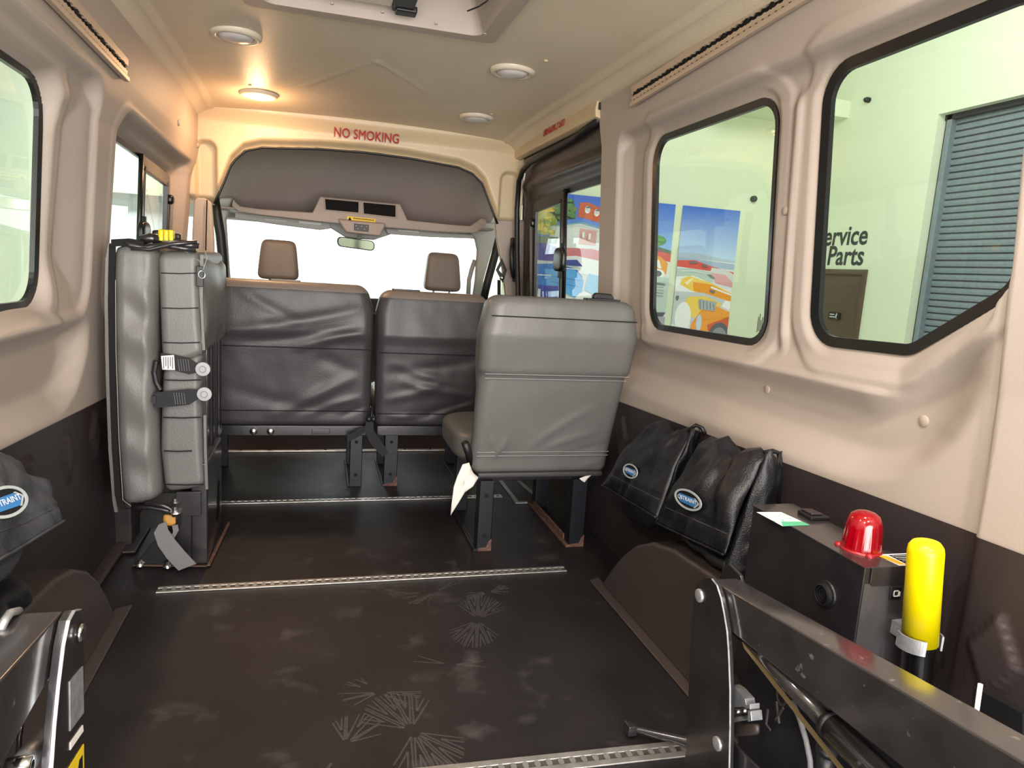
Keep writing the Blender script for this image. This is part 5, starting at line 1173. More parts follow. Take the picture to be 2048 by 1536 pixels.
# ================================================================== SEAT-BELT TRACKS UP ON THE WALLS
def wall_rail(side, pts, lab):
    "pts: far/near centre points (y,z); x on the beam face"
    (y0, z0), (y1, z1) = pts
    t = thing('wall_track', lab, 'track', (0.22+side*.8, (y0+y1)/2, (z0+z1)/2), group='perforated belt tracks along the roof edge')
    L = math.hypot(y1-y0, z1-z0); e = Vector((0, (y1-y0)/L, (z1-z0)/L)); up = Vector((0, -e.z, e.y))
    if up.z < 0: up = -up
    xf = lambda y: (float(wall_R(np.array([[y]]), np.array([[z0]]))[0, 0])-.003) if side > 0 else (float(wall_L(np.array([[y]]), np.array([[z0]]))[0, 0])+.003)
    x = min(xf(y0), xf(y1)) if side > 0 else max(xf(y0), xf(y1))
    up = (up+Vector((-side*.10, 0, 0))).normalized(); nrm = Vector((-side, 0, -.10)).normalized()
    O = Vector((x, y0, z0))
    def strip(prof_lo, prof_hi, h0, h1, nm, mt, **k):
        n = len(prof_lo); vs = []
        for d in (h0, h1):
            vs += [O+e*s+up*v+nrm*d for s, v in prof_lo]+[O+e*s+up*v+nrm*d for s, v in prof_hi]
        m = MB(); fs = []
        for i in range(n-1):
            fs += [(i, i+1, n+i+1, n+i), (2*n+i, 3*n+i, 3*n+i+1, 2*n+i+1), (i, 2*n+i, 2*n+i+1, i+1), (n+i, n+i+1, 3*n+i+1, 3*n+i)]
        fs += [(0, n, 3*n, 2*n), (n-1, 3*n-1, 4*n-1, 2*n-1)]
        m.add(vs, fs); return obj(nm, m, mt, t, **k)
    strip([(0, -.030), (L, -.030)], [(0, .028), (L, .028)], 0, .006, 'backing', 'seam')
    N = int(L/.0045); s = [L*i/N for i in range(N+1)]
    wave = lambda q: .0035+.0042*abs(math.sin(PI*q/.0254))**.6
    strip([(q, wave(q)+.004) for q in s], [(q, .030) for q in s], .006, .012, 'upper_lip', 'alupaint')
    strip([(q, -.022) for q in s], [(q, -wave(q)+.004) for q in s], .006, .012, 'lower_lip', 'alupaint')
    strip([(0, -.034), (L, -.034)], [(0, -.020), (L, -.020)], .004, .020, 'flange', 'alupaint', bevel=.002)
    k = .05
    while k < L:
        m = MB(); c = O+e*k+up*.004+nrm*.011; m.tube([c-nrm*.004, c+nrm*.0012], .0085, 10); k += .102
        obj('bolt', m, 'seam', t)
    m = MB(); k = .02
    while k < L: c = O+e*k+up*(-.015)+nrm*.0125; m.box(tuple(c-Vector((.0004, .004, .0012))), tuple(c+Vector((.0004, .004, .0012)))); k += .0254
    obj('print_marks', m, 'well', t, kind='stuff')
    return t
M['alupaint'] = mat('cream_anodised_track', (0.55, 0.44, 0.34), 0.42, metal=.25, bump=.1, bscale=150)
a = P(1271, 193, x=1.03); b = P(1575, 2, x=1.03)
wall_rail(1, ((a.y, a.z), (b.y-.35, b.z+(b.z-a.z)/(b.y-a.y)*-.35)), 'perforated cream metal belt track high on the right wall')
a = P(246, 138, x=-.565); b = P(118, 0, x=-.565)
wall_rail(-1, ((a.y, a.z), (b.y-.4, b.z+(b.z-a.z)/(b.y-a.y)*-.4)), 'perforated cream metal belt track high on the left wall')

# ================================================================== LIFT CONTROL BOX
cb = thing('lift_control_box', 'black sheet metal wheelchair lift control box with sounder, switches and stickers', 'control box', (.95, 1.07, .18))
BX0, BX1, BY0, BY1, BZ = .900, .998, .913, 1.232, .548
m = MB(); m.box((BX0, BY0, .16), (BX1, BY1, BZ-.002)); body = obj('body', m, 'blackmetal', cb, bevel=.002)
M['boxtop'] = mat('box_lid_steel', (0.055, 0.048, 0.050), 0.22, metal=.5, bump=.05, bscale=100, var=.25, vscale=15, coat=.4, dirt=((.3, .29, .29), 90, .72, .8))
M['boxend_sheen'] = mat('box_end_sheen_steel', (0.13, 0.12, 0.125), 0.3, metal=.6, bump=.05, bscale=100, var=.15, vscale=15)  # lighter base carries the glossy reflection on the box end
m = MB(); m.box((BX0-.0015, BY0-.002, BZ-.002), (BX1+.001, BY1+.001, BZ)); m.prism([(BX0+.012, BZ), (BX0+.012, BZ-.028), (BX0+.018, BZ-.034), (BX1+.001, BZ-.034), (BX1+.001, BZ)], 'xz', BY0-.0035, BY0-.0015); obj('lid', m, 'boxtop', cb, bevel=.001)
m = MB(); m.box((BX0+.003, BY0-.0012, .17), (BX1-.002, BY0-.0004, BZ-.03)); obj('end_panel', m, 'boxend_sheen', cb)
c = P(1652, 1188, x=BX0); m = MB()
m.lathe([(0, -.006), (.006, -.006), (.006, -.009), (.009, -.009), (.009, -.006), (.012, -.006), (.012, -.010), (.014, -.010), (.014, -.006), (.0165, -.006), (.0165, -.0115), (.020, -.010), (.020, -.004), (.0245, -.003), (.0255, 0.0)], (c.x, c.y, c.z), 'x', 28); obj('sounder', m, 'rubber', cb, smooth=False)
c = P(1788, 1184, y=BY0); m = MB(); m.box((c.x-.012, BY0-.005, c.z-.012), (c.x+.012, BY0-.0012, c.z+.012)); sw = obj('key_switch', m, 'rubber', cb, bevel=.002)
m = MB(); m.ring([Vector((c.x-.001+p.x, BY0-.0055, c.z+p.y)) for p in rpoly([(-.004, -.004), (.004, -.004), (.004, .004), (-.004, .004)], .001, 0)], [Vector((c.x-.001+p.x, BY0-.0055, c.z+p.y)) for p in rpoly([(-.004, -.004), (.004, -.004), (.004, .004), (-.004, .004)], .001, .0016)], (0, -.001, 0)); m.box((c.x+.005, BY0-.007, c.z-.005), (c.x+.007, BY0-.005, c.z+.003)); obj('switch_mark', m, 'white', sw)
# stickers on the lid
def lidp(px, py): return P(px, py, z=BZ+.0004)
def flat(name, pix, mt, par, z=.0006): 
    q = [P(a, b, z=BZ+z) for a, b in pix]; m = MB(); m.prism([(p.x, p.y) for p in q], 'xy', BZ+z-.0004, BZ+z); return obj(name, m, mt, par)
st = flat('sticker', [(1513, 1024), (1562, 1024), (1620, 1050), (1565, 1052)], 'white', cb)
flat('sticker_band', [(1562, 1043), (1604, 1043), (1620, 1050), (1566, 1052)], 'green', st, .0010)
m = MB(); rnd = random.Random(5)
for k in range(9):
    u, v = rnd.uniform(1530, 1575), rnd.uniform(1027, 1041); m.tube([P(u, v, z=BZ+.0012), P(u+rnd.uniform(4, 12), v+rnd.uniform(0, 4), z=BZ+.0012)], .0004, 4)
obj('handwriting', m, 'green', st)
sl = flat('warning_label', [(1752, 1109), (1826, 1106), (1829, 1130), (1799, 1131)], 'white', cb)
flat('warning_band', [(1755, 1111), (1773, 1111), (1812, 1129), (1799, 1129)], 'orange', sl, .0010)
flat('warning_text_panel', [(1777, 1110), (1824, 1108), (1827, 1128), (1815, 1129)], 'seam', sl, .0010)
m = MB()
for k in range(5): m.tube([P(1784+k*7, 1112+k*3.2, z=BZ+.0016), P(1822+k*.8, 1111+k*3.6, z=BZ+.0016)], .0004, 4)
obj('lettering', m, 'white', sl)
m = MB(); q = [lidp(a, b) for a, b in ((1594, 1026), (1628, 1026), (1660, 1041), (1622, 1042))]; m.prism([(p.x, p.y) for p in q], 'xy', BZ, BZ+.008); rk = obj('rocker_switch', m, 'rubber', cb, bevel=.002)
m = MB(); q = [lidp(a, b) for a, b in ((1601, 1027), (1622, 1027), (1645, 1038), (1622, 1038))]; m.prism([(p.x, p.y) for p in q], 'xy', BZ+.008, BZ+.012); obj('rocker', m, 'base', rk, bevel=.002)
# beacon
bc = P(1722, 1094, z=BZ+.004); be = thing('red_beacon', 'translucent red warning beacon dome standing on the control box', 'beacon', (bc.x, bc.y, BZ))
m = MB(); n = 56; rows = []
for r, h in ((.0335, 0), (.0335, .006), (.0320, .018), (.0305, .040), (.0285, .052), (.0240, .0615), (.0160, .0668), (.0075, .0690), (.0005, .0696)):
    rows.append([Vector((bc.x+(r*(1+.025*math.cos(14*2*PI*k/n)*(h < .05)))*math.cos(2*PI*k/n), bc.y+(r*(1+.025*math.cos(14*2*PI*k/n)*(h < .05)))*math.sin(2*PI*k/n), BZ+.003+h)) for k in range(n)])
m.grid(rows, True); obj('dome', m, 'redlens', be, smooth=True)
m = MB(); m.tube([(bc.x, bc.y, BZ+.002), (bc.x, bc.y, BZ+.048)], [.012, .010], 12); m.tube([(bc.x, bc.y, BZ+.002), (bc.x, bc.y, BZ+.010)], .024, 20); obj('lamp_core', m, 'redcore', be, smooth=True)
m = MB()
for a in (.3, 2.4, 4.4): m.lathe([(0, .006), (.006, .005), (.008, .002), (.008, 0)], (bc.x+.036*math.cos(a), bc.y+.036*math.sin(a), BZ), 'z', 12)
m.lathe([(.030, .004), (.036, .003), (.036, 0)], (bc.x, bc.y, BZ), 'z', 28); obj('base_ring', m, 'redcore', be, smooth=True)

# ================================================================== YELLOW HANDLE
YH = .862
yt, yb_ = P(1853, 1082, y=YH), P(1839, 1282, y=YH); rad = (P(1880, 1100, y=YH).x-P(1827, 1100, y=YH).x)/2
hd = thing('pump_handle', 'bright yellow pump handle in a clear tube beside the control box', 'handle', (yt.x, YH, .2))
ax = Vector((yb_.x-yt.x, 0, yb_.z-yt.z)); ax = Vector((yb_.x+.0-yt.x, 0, yb_.z-yt.z)).normalized(); top = yt
def onax(d): return top+ax*d
Ly = (yb_-yt).length
m = MB(); m.tube([onax(0), onax(.003), onax(.010), onax(.018), onax(.06), onax(Ly)], [rad*.45, rad*.78, rad*.95, rad, rad, rad*1.03], 32); obj('grip', m, 'yellow', hd, smooth=True)
m = MB(); m.tube([onax(Ly-.005), onax(Ly+.16)], rad*.93, 28, caps=False); obj('clear_tube', m, 'tube', hd, smooth=True)
m = MB(); m.tube([onax(Ly-.01), onax(Ly+.16)], rad*.45, 16); obj('rod', m, 'rubber', hd, smooth=True)
cc = onax(Ly-.006)
m = MB()
for sgn, a0, a1 in ((1, PI*.85, PI*1.36), (1, PI*1.80, PI*2.12)):
    pts = [Vector((cc.x+(rad+.0045)*math.cos(a)*1.12, cc.y+(rad+.004)*math.sin(a), cc.z-.004)) for a in np.linspace(a0, a1, 14)]
    m.ribbon(pts, Vector((0, 0, .0125)), .003)
m.box((cc.x-.012, cc.y+rad*.9, cc.z-.016), (cc.x+.012, BY0-.002, cc.z+.008)); obj('clip', m, 'galv', hd)

# ================================================================== LIFT ARMS
def lift_side(side, xp, tops, lab, extra):
    t = thing('wheelchair_lift_arm', lab, 'lift arm', (xp, 1.0, 0), group='black folded lift arms')
    return t
# right
ra = thing('wheelchair_lift_arm', 'big black steel lift arm in the right foreground with a rounded upright plate', 'lift arm', (.72, .9, 0), group='black steel lift arms')
XP = .700
out = [P(a, b, x=XP) for a, b in ((1366, 1560), (1372, 1490), (1376, 1400), (1379, 1300), (1385, 1215), (1389, 1178), (1396, 1162), (1408, 1154), (1422, 1156), (1433, 1170), (1441, 1195), (1447, 1225), (1453, 1260), (1456, 1300), (1459, 1380), (1459, 1450), (1457, 1560))]
m = MB(); m.prism([(p.y, p.z) for p in out], 'yz', XP, XP+.010); pt = obj('upright_plate', m, 'blackmetal', ra, bevel=.0012)
m = MB(); m.ribbon([P(a, b, x=XP-.0006) for a, b in ((1424, 1158), (1434, 1171), (1442, 1196), (1448, 1226), (1454, 1262), (1457, 1302), (1460, 1380), (1460, 1450), (1458, 1560))], Vector((.0014, 0.0, 0)), .0015); obj('worn_edge', m, 'galv', pt)
for px, py, r in ((1400, 1191, .0125), (1436, 1487, .0125)):
    p = P(px, py, x=XP); m = MB(); m.lathe([(0, -.005), (r*.8, -.005), (r, -.0035), (r, .001)], p, 'x', 24); obj('pivot_pin', m, 'galv', pt, smooth=True)
def beam(pa, pb, h0, h1, x0, x1, name, mt, par, bev=.004):
    "bar from point pa (y,z top) to pb, depth h"
    m = MB(); m.prism([(pa[0], pa[1]), (pb[0], pb[1]), (pb[0], pb[1]-h1), (pa[0]-.0, pa[1]-h0)], 'yz', x0, x1); return obj(name, m, mt, par, bevel=bev)
p0 = P(1421, 1159, x=.712); p1 = P(2048, 1526, x=.712); q0 = P(1456, 1259, x=.712); q1 = P(1805, 1536, x=.712)
d = (p1-p0); pe = p0+d*1.5; dq = (q1-q0); qe = q0+dq*((pe.y-q0.y)/dq.y)
xr_ = .712+.056
M['armsteel'] = mat('glossy_black_arm', (0.045, 0.040, 0.040), 0.17, metal=.35, bump=.02, bscale=60, var=.3, vscale=14, coat=.7, dirt=((.30, .29, .29), 45, .66, .80))
m = MB(); m.prism([(p0.y, p0.z), (pe.y, pe.z), (qe.y, qe.z), (q0.y, q0.z)], 'yz', .712, xr_); ab = obj('upper_arm', m, 'armsteel', ra, bevel=.003)
m = MB(); a_ = P(1500, 1160, x=xr_+.012); m.prism([(a_.y+.08, a_.z-.10), (a_.y+.08, a_.z-.01), (a_.y+.06, a_.z+.006), (a_.y+.02, a_.z-.0), (a_.y, a_.z-.03), (a_.y, a_.z-.10)], 'yz', xr_+.004, xr_+.012); obj('far_plate', m, 'blackmetal', ra, bevel=.002)
# gas strut / hydraulic cylinder below the arm
ca, cbn, cc2 = P(1545, 1330, x=.735), P(1660, 1448, x=.735), P(1800, 1590, x=.735)
dd = (cbn-ca).normalized()
m = MB(); m.tube([ca-dd*.10, cbn], [.013, .016], 18); obj('cylinder_rod', m, 'armsteel', ra, smooth=True)
m = MB(); m.tube([cbn+dd*.003, cbn+dd*.40], .0205, 22); obj('cylinder_barrel', m, 'armsteel', ra, smooth=True)
m = MB(); m.tube([cbn-dd*.003, cbn+dd*.006], .022, 22); obj('cylinder_collar', m, 'rubber', ra, smooth=True)
m = MB(); a_, b_ = P(1488, 1290, x=.722), P(1700, 1560, x=.722); m.ribbon([a_, b_, b_+(b_-a_)*.5], Vector((0, .004, .004)), .004); obj('lower_link', m, 'galvd', ra) if 'galvd' in M else None
M['brassedge'] = mat('worn_brass_edge', (.28, .20, .10), .35, metal=.6)
obj('lower_link', m, 'brassedge', ra)
m = MB(); lo = [P(a, b, x=.72) for a, b in ((1458, 1472), (1530, 1545), (1530, 1700), (1458, 1700))]; m.prism([(p.y, p.z) for p in lo], 'yz', .715, .722); obj('lower_arm', m, 'blackmetal', ra, bevel=.002)
# latch block behind the plate
lb_ = MB(); 
def pb(x, *pix): return [(P(a, b, x=x).y, P(a, b, x=x).z) for a, b in pix]
lb_.prism(pb(.745, (1460, 1370), (1472, 1378), (1490, 1398), (1492, 1410), (1500, 1408), (1500, 1420), (1486, 1414), (1478, 1414), (1462, 1414)), 'yz', .745, .765)
lb_.prism(pb(.745, (1498, 1420), (1504, 1422), (1506, 1442), (1498, 1443)), 'yz', .742, .765)
lb_.prism(pb(.745, (1462, 1436), (1484, 1432), (1493, 1440), (1470, 1444)), 'yz', .742, .77)
bl_ = obj('latch_block', lb_, 'galv', ra, bevel=.001)
m = MB()
for a, b in ((1471, 1424), (1485, 1422)): m.tube([P(a, b, x=.742), P(a, b, x=.742)+Vector((.02, 0, 0))], .0042, 10)
obj('latch_screw', m, 'chrome', bl_, smooth=True)
m = MB(); puff(m, [P(1460, 1474, x=.742), P(1520, 1470, x=.742), P(1520, 1470, x=.80), P(1460, 1474, x=.80), P(1462, 1448, x=.742), P(1520, 1446, x=.742), P(1520, 1446, x=.80), P(1462, 1448, x=.80)], 6, 6); obj('rubber_pad', m, 'well', ra, smooth=True)
m = MB(); m.tube([P(a, b, x=.76) for a, b in ((1584, 1402), (1600, 1440), (1612, 1480), (1620, 1520), (1622, 1570))], .0045, 8); obj('cable', m, 'webbing', ra, smooth=True)
m = MB(); m.tube([P(1653, 1500, x=.78), P(1645, 1560, x=.78)], .014, 14); m.tube([P(1655, 1494, x=.78), P(1652, 1504, x=.78)], .017, 14); obj('fitting', m, 'rubber', ra, smooth=True)
# folded platform panel behind
fpn = thing('lift_platform', 'dark blue-black folded lift platform panel behind the right arm', 'platform', (.84, .8, 0))
m = MB(); m.prism([(1.10, .0), (1.10, .335), (.90, .40), (.40, .46), (.40, .0)], 'yz', .835, .85); pp_ = obj('panel', m, 'steelblue', fpn, bevel=.003)
m = MB(); c = P(1562, 1394, x=.834)
m.ring([Vector((.8345, c.y+.010*math.cos(a), c.z+.012*math.sin(a))) for a in np.linspace(0, 2*PI, 15)[:-1]], [Vector((.8345, c.y+.015*math.cos(a), c.z+.017*math.sin(a))) for a in np.linspace(0, 2*PI, 15)[:-1]], (-.0008, 0, 0))
m.tube([(.834, c.y-.010, c.z-.015), (.834, c.y+.006, c.z-.05)], .0025, 5); m.tube([(.834, c.y+.010, c.z-.015), (.834, c.y-.004, c.z-.05)], .0025, 5); m.tube([(.834, c.y+.03, c.z-.045), (.834, c.y+.03, c.z-.075), (.834, c.y+.015, c.z-.078)], .0025, 5); obj('stamped_mark', m, 'well', pp_)
# foot lever poking out
m = MB(); a_, b_ = P(1262, 1456, z=.02), P(1375, 1482, z=.03); m.tube([a_, b_, b_+(b_-a_)*.5], [.008, .012, .012], 8); m.box((a_.x-.012, a_.y-.014, .008), (a_.x+.010, a_.y+.014, .032)); lv = tag(obj('foot_lever', m, 'blackmetal', bevel=.003), 'short black steel lever poking out at the foot of the right lift arm', 'lever')
# white bar at the rear pillar base
m = MB(); a_, b_ = P(1961, 1368, x=.98), P(1950, 1446, x=.98); m.tube([a_, b_, b_+(b_-a_)*1.2], .0035, 8); tag(obj('white_rod', m, 'white', smooth=True), 'thin white rod standing by the right rear wall panel', 'rod')
m = MB(); q = pb(1.05, (1962, 1372), (2060, 1425), (2060, 1540), (1940, 1540)); m.prism(q, 'yz', 1.035, 1.05); tag(obj('wall_recess_dark', m, 'rubber', kind='structure'), 'black sheet standing in for the dark recess of the right rear lower panel')  # flat black sheet painted in place of a shaded opening

# left arm
la = thing('wheelchair_lift_arm', 'black steel lift arm in the left foreground with a worn pale edge and stickers', 'lift arm', (-.36, .9, 0), group='black steel lift arms')
XL = -.340
out = [P(a, b, x=XL) for a, b in ((170, 1600), (168, 1450), (169, 1350), (168, 1290), (166, 1250), (160, 1226), (152, 1217), (142, 1222), (132, 1240), (122, 1290), (112, 1370), (104, 1450), (98, 1540), (96, 1600))]
m = MB(); m.prism([(p.y, p.z) for p in out], 'yz', XL-.010, XL); pt = obj('upright_plate', m, 'blackmetal', la, bevel=.001)
m = MB(); m.ribbon([P(a, b, x=XL+.0005) for a, b in ((157, 1219), (145, 1222), (134, 1242), (124, 1290), (114, 1370), (106, 1450), (99, 1545), (96, 1600))], Vector((.0042, 0, 0)), .002); obj('worn_edge', m, 'galv', pt)
p = P(155, 1266, x=XL); m = MB(); m.lathe([(0, .009), (.011, .009), (.0135, .006), (.0135, .003), (.010, .002), (.010, -.001)], p, 'x', 24); obj('pivot_pin', m, 'chrome', pt, smooth=True)
m = MB(); m.prism(pb(XL+.001, (140, 1363), (166, 1332), (168, 1425), (141, 1462)), 'yz', XL, XL+.0012); obj('worn_sticker', m, 'galv', pt)
m = MB(); m.prism(pb(XL+.001, (141, 1485), (166, 1450), (167, 1462), (141, 1500)), 'yz', XL, XL+.0012); obj('sticker_scrap', m, 'cloth', pt)
m = MB(); m.prism(pb(XL+.001, (138, 1536), (168, 1488), (169, 1600), (120, 1600)), 'yz', XL, XL+.0010); yl = obj('warning_sticker', m, 'yellowlab', pt)
m = MB(); m.prism(pb(XL+.002, (160, 1520), (166, 1510), (167, 1590), (150, 1590)), 'yz', XL, XL+.0016); obj('sticker_panel', m, 'seam', yl)
x0_, x1_ = -.430, -.352
a0 = P(127, 1221, x=x1_); a1 = P(0, 1362, x=x1_); dA_ = (a1-a0); ae = a0+dA_*2.2
b0 = P(106, 1345, x=x1_); b1 = P(0, 1536, x=x1_); be_ = b0+(b1-b0)*((ae.y-b0.y)/(b1.y-b0.y))
m = MB(); m.prism([(a0.y, a0.z), (ae.y, ae.z), (be_.y, be_.z), (b0.y, b0.z)], 'yz', x0_, x1_); obj('upper_arm', m, 'armsteel', la, bevel=.0035)
m = MB(); m.tube([P(a, b, x=x0_+.02)+Vector((0, 0, .0)) for a, b in ((0, 1262), (10, 1240), (20, 1226), (38, 1222))], .006, 8); obj('hook', m, 'galv', la, smooth=True)
m = MB(); m.ribbon([P(a, b, x=XL-.02) for a, b in ((110, 1275), (104, 1300), (98, 1330), (92, 1362))], Vector((.005, 0, 0)), .003); obj('inner_plate', m, 'galv', la)
m = MB(); m.prism(pb(-.345, (95, 1440), (95, 1600), (0, 1600), (20, 1530)), 'yz', -.42, -.40); obj('lower_arm', m, 'blackmetal', la, bevel=.002)
a_, b_ = P(95, 1470, x=-.375), P(20, 1560, x=-.375); m = MB(); m.tube([a_, b_], .017, 16); obj('cylinder_barrel', m, 'galv', la, smooth=True)
m = MB(); c = P(48, 1532, x=-.36); m.lathe([(.007, .01), (.013, .01), (.013, -.02), (.007, -.02)], c, 'x', 18); obj('bushing', m, 'chrome', la, smooth=True)
m = MB(); m.tube([P(44, 1430, x=-.40), P(36, 1510, x=-.40)], .004, 6); obj('link_rod', m, 'blackmetal', la, smooth=True)

# ================================================================== BAGS
def sheet(mb, rows, th, nrm=None):
    "thick bulged sheet from a grid of points"
    mb.grid(rows); return mb
def bil(c, u, v): return c[0]*(1-u)*(1-v)+c[1]*u*(1-v)+c[2]*u*v+c[3]*(1-u)*v
def logo(par, c, ex, ey, r, txt='QSTRAINT'):
    ex = Vector(ex).normalized(); ez = ex.cross(Vector(ey)).normalized(); ey = ez.cross(ex)
    def E(rx, ry, h, n=28): return [c+ex*(rx*math.cos(2*PI*k/n))+ey*(ry*math.sin(2*PI*k/n))+ez*h for k in range(n)]
    m = MB(); m.ring(E(r*1.72, r*.66, .0005), E(r*1.95, r*.82, .0005), ez*.0022); lg = obj('logo_border', m, 'logogrey', par)
    m = MB(); e_ = E(r*1.73, r*.67, .001); m.add(e_, [tuple(range(len(e_)))]); obj('logo_ground', m, 'seam', lg)
    m = MB(); q = [c+ex*(r*a*2.1)+ey*(r*b)+ez*.0020 for a, b in ((-.62, .30), (.45, .30), (.72, .0), (.45, -.42), (-.55, -.36))]; m.add(q, [tuple(range(5))]); obj('logo_panel', m, 'logoblue', lg)
    m = MB(); q = [c+ex*(r*a*2.1)+ey*(r*b)+ez*.0024 for a, b in ((.42, .34), (.52, .34), (.80, .0), (.52, -.46), (.42, -.46), (.68, .0))]; m.add(q, [tuple(range(6))]); obj('logo_arrow', m, 'logogrey', lg)
    t_ = text('lettering', txt, Matrix(((ex.x, ey.x, ez.x, c.x), (ex.y, ey.y, ez.y, c.y), (ex.z, ey.z, ez.z, c.z)) and [[ex.x, ey.x, ez.x, (c-ex*r*.07+ez*.003).x], [ex.y, ey.y, ez.y, (c-ex*r*.07+ez*.003).y], [ex.z, ey.z, ez.z, (c-ex*r*.07+ez*.003).z], [0, 0, 0, 1]]), r*.46, 'white', lg, ext=.0002, sx=1.25)
    return lg
def bag(lab, flap, side, body, logopx, logox, seed, lr, mt='nylon', handles=()):
    """flap: 4 world corners (top far, top near, bottom near, bottom far); side: near side panel outline; body: 8 corners"""
    f = flap; c = sum(f, Vector())/4; t = thing('tie_down_bag', lab, 'bag', (c.x, c.y, min(p.z for p in body)), group='black tie-down strap bags')
    m = MB(); puff(m, body, 4.5, 22, lambda q, p: p+Vector((.018*fbm(p.x*9, p.y*9, p.z*9+seed), .016*fbm(p.x*9+3, p.y*9, p.z*7+seed), .012*fbm(p.x*8, p.y*8+5, p.z*8+seed)))); obj('pouch', m, mt, t, smooth=True)
    n1 = (f[1]-f[0]).cross(f[3]-f[0]).normalized()
    if n1.x > 0 and c.x > 0: n1 = -n1
    if n1.x < 0 and c.x < 0: n1 = -n1
    NU, NV = 30, 34; rows = []
    for j in range(NV):
        v = j/(NV-1); row = []
        for i in range(NU):
            u = i/(NU-1); p = bil(f, u, v)
            h = .030*math.sin(PI*min(1, v*.9+.08))*(.6+.4*math.sin(PI*u))+.020*fbm(u*3+seed, v*2.5, 1)+.012*fbm(u*7+seed+v*2, v*3, 2)+.005*fbm(u*16+seed+v*5, v*6, 3)
            h += .012*math.exp(-((u-.72-.18*v)/.06)**2)*(1-v)-.010*math.exp(-((u-.5-.35*v)/.05)**2)*(1-v)+.006*math.exp(-((v-.80)/.015)**2)*-1
            edge = min(u, 1-u)/.08; h *= min(1, .25+edge)
            p = p+n1*h
            if v < .12: p = p+Vector((.05*(1-v/.12)*(1 if c.x > 0 else -1)*.35, 0, -.010*(1-v/.12)+.016*math.exp(-((u-.33)/.10)**2)+.012*math.exp(-((u-.85)/.08)**2)-.016*math.exp(-((u-.6)/.12)**2)))
            row.append(p)
        rows.append(row)
    m = MB(); m.grid(rows); fo = obj('flap', m, mt, t, smooth=True); s = fo.modifiers.new('t', 'SOLIDIFY'); s.thickness = .004
    m = MB(); m.tube([p+n1*.002 for p in rows[-1]], .0030, 6); obj('flap_hem', m, mt, fo, smooth=True)
    m = MB(); m.tube([rows[int(NV*.80)][i]+n1*.0005 for i in range(1, NU-1)], .0012, 5); obj('flap_seam', m, 'nylonlt', fo, smooth=True)
    # near side panel with folds
    rows2 = []
    for j in range(16):
        v = j/15; row = []
        for i in range(12):
            u = i/11; p = bil(side, u, v); p = p+Vector((-.014*math.sin(PI*u)*(.5+.5*math.sin(v*15+seed)), -.022*math.sin(PI*u)+.012*fbm(u*4, v*6, seed), .008*math.sin(u*7+v*5)))
            row.append(p)
        rows2.append(row)
    m = MB(); m.grid(rows2); so = obj('side_gusset', m, mt, t, smooth=True); s = so.modifiers.new('t', 'SOLIDIFY'); s.thickness = .003
    if logopx is not None:
        # locate the logo on the flap surface near the given pixel
        best = None
        for r_ in range(1, NV-1):
            for i in range(1, NU-1):
                p = rows[r_][i]; dcam = Vector((p.x, p.y, p.z-1)); 
                xc = dcam.dot(Vector(_X.tolist()) if False else Vector((_X[0], _Y[0], _Z[0]))); yc = dcam.dot(Vector((_X[1], _Y[1], _Z[1]))); zc = dcam.dot(Vector((_X[2], _Y[2], _Z[2])))
                px = 1024+FPX*xc/-zc; py = 768-FPX*yc/-zc; dd = (px-logopx[0])**2+(py-logopx[1])**2
                if best is None or dd < best[0]: best = (dd, r_, i)
        _, r_, i = best; ex = rows[r_][min(i+2, NU-1)]-rows[r_][max(i-2, 0)]; ey = rows[max(r_-2, 0)][i]-rows[min(r_+2, NV-1)][i]
        ez = ex.cross(ey).normalized()
        if ez.dot(n1) < 0: ex = -ex; ez = -ez
        logo(fo, rows[r_][i]+n1*.004, ex, ey, lr)
    for hp in handles:
        m = MB(); m.tube(hp, .006, 8); obj('webbing_handle', m, 'webbingdk' if False else mt, t, smooth=True)
    return t
def Q(px, py, x): return P(px, py, x=x)
# bag hanging nearer (B) and farther (A), right wall
fB = [Q(1412, 866, 1.03), Q(1532, 903, 1.03), Q(1447, 1110, .915), Q(1312, 1046, .925)]
sB = [Q(1532, 903, 1.03), Q(1562, 906, 1.085), Q(1540, 1150, 1.06), Q(1440, 1150, .93)]
bB = [Q(1340, 1085, .96), Q(1455, 1130, .965), Q(1530, 1150, 1.07), Vector((1.070, 1.78, .34)), Q(1405, 885, 1.03), Q(1530, 915, 1.02), Q(1556, 915, 1.080), Vector((1.075, 1.74, .57))]
bB = [bB[0], bB[1], bB[2], bB[3], bB[4], bB[5], bB[6], bB[7]]
bagB_ = bag('black nylon bag with oval logo on the right wall, nearest the control box', fB, sB, bB, (1378, 998), 0, 2, .031,
    handles=([Q(1530, 905, 1.035), Q(1545, 902, 1.06), Q(1558, 906, 1.08), Q(1561, 930, 1.085), Q(1556, 1010, 1.085)],))
fA = [Q(1318, 834, 1.05), Q(1392, 866, 1.05), Q(1312, 1036, .935), Q(1203, 972, .950)]
fA = [Q(1300, 838, 1.05), Q(1382, 858, 1.05), Q(1315, 1036, .935), Q(1203, 970, .965)]
sA = [Q(1382, 858, 1.05), Q(1400, 862, 1.085), Q(1345, 1060, 1.06), Q(1312, 1040, .95)]
bA = [Q(1240, 1030, .99), Q(1320, 1080, .99), Vector((1.07, 2.02, .22)), Vector((1.075, 2.25, .18)), Q(1290, 860, 1.03), Q(1372, 880, 1.035), Vector((1.075, 1.85, .56)), Vector((1.075, 2.10, .53))]
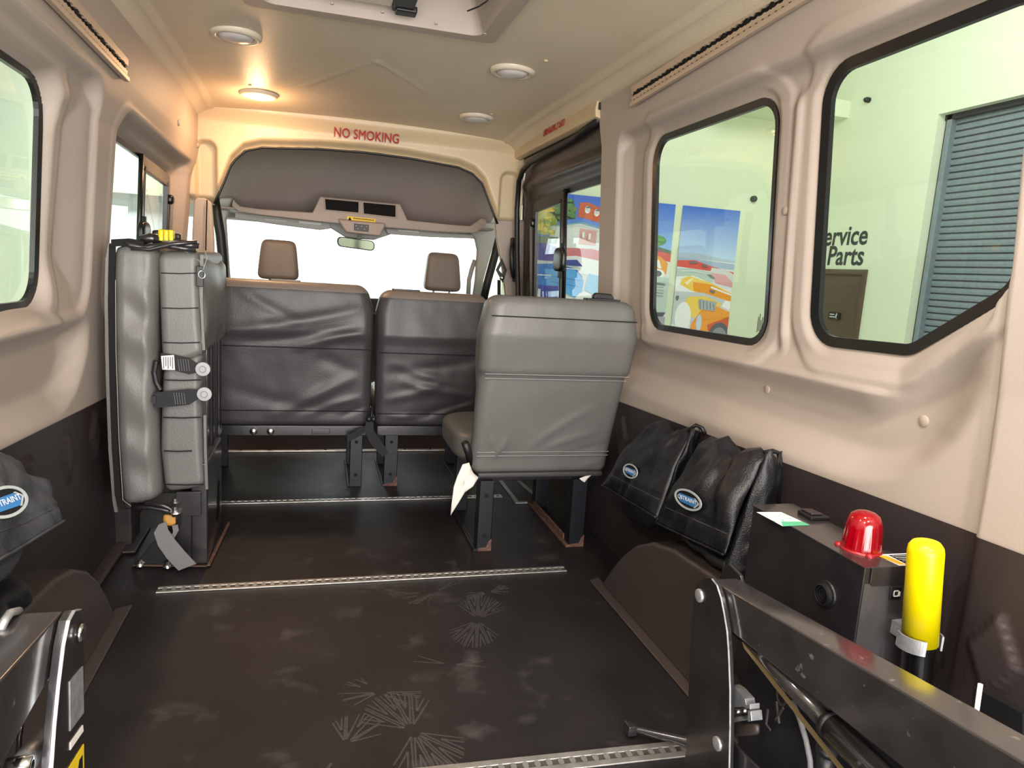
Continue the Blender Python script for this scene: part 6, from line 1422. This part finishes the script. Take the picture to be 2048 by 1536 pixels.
bag('black nylon bag with oval logo on the right wall, next to the single seat', fA, sA, bA, (1265, 942), 0, 7, .027,
    handles=([Q(1375, 862, 1.05), Q(1392, 850, 1.07), Q(1404, 856, 1.08), Q(1410, 868, 1.085)],))
# left bag
def QL(px, py, x): return P(px, py, x=x)
fL = [QL(-70, 905, -.60), QL(36, 920, -.600), QL(126, 1044, -.500), QL(-60, 1150, -.46)]
fL = [QL(36, 922, -.600), QL(-90, 880, -.600), QL(-60, 1155, -.47), QL(125, 1044, -.505)]
sL = [QL(-90, 880, -.60), QL(-140, 900, -.64), QL(-160, 1200, -.62), QL(-60, 1150, -.48)]
bL = [Vector((-.525, 1.10, .40)), Vector((-.525, 1.50, .385)), Vector((-.63, 1.50, .385)), Vector((-.63, 1.10, .40)), Vector((-.56, 1.15, .60)), Vector((-.57, 1.62, .54)), Vector((-.64, 1.62, .54)), Vector((-.64, 1.15, .60))]
bag('faded black nylon bag with oval logo on the left wall, cut by the picture edge', fL, sL, bL, (4, 1003), 0, 11, .033, mt='nylonlt')
# dark pouch below left bag
ub = thing('strap_pouch', 'shiny black pouch lying on the left wheel arch under the bag', 'pouch', (-.56, 1.35, .31))
m = MB(); puff(m, [(-.64, 1.15, .315), (-.50, 1.15, .315), (-.50, 1.50, .315), (-.64, 1.50, .315), (-.64, 1.15, .37), (-.50, 1.15, .39), (-.52, 1.48, .36), (-.64, 1.48, .36)], 3.5, 16, lambda q, p: p+Vector((0.02*fbm(p.x*12, p.y*12, 1), 0, .02*fbm(p.x*14, p.y*10, 4)))); obj('body', m, 'nylon', ub, smooth=True)
m = MB(); puff(m, [Q(1355, 1080, .93), Q(1440, 1150, .93), Q(1500, 1160, 1.0), Q(1420, 1090, 1.03), Q(1350, 1062, .94), Q(1440, 1110, .94), Q(1500, 1110, 1.0), Q(1400, 1062, 1.03)], 3, 14, lambda q, p: p+Vector((0.008*fbm(p.x*20, p.y*20, 1), 0, .010*fbm(p.x*22, p.y*18, 4))))
obj('pouch_bottom', m, 'nylon', bagB_, smooth=True)
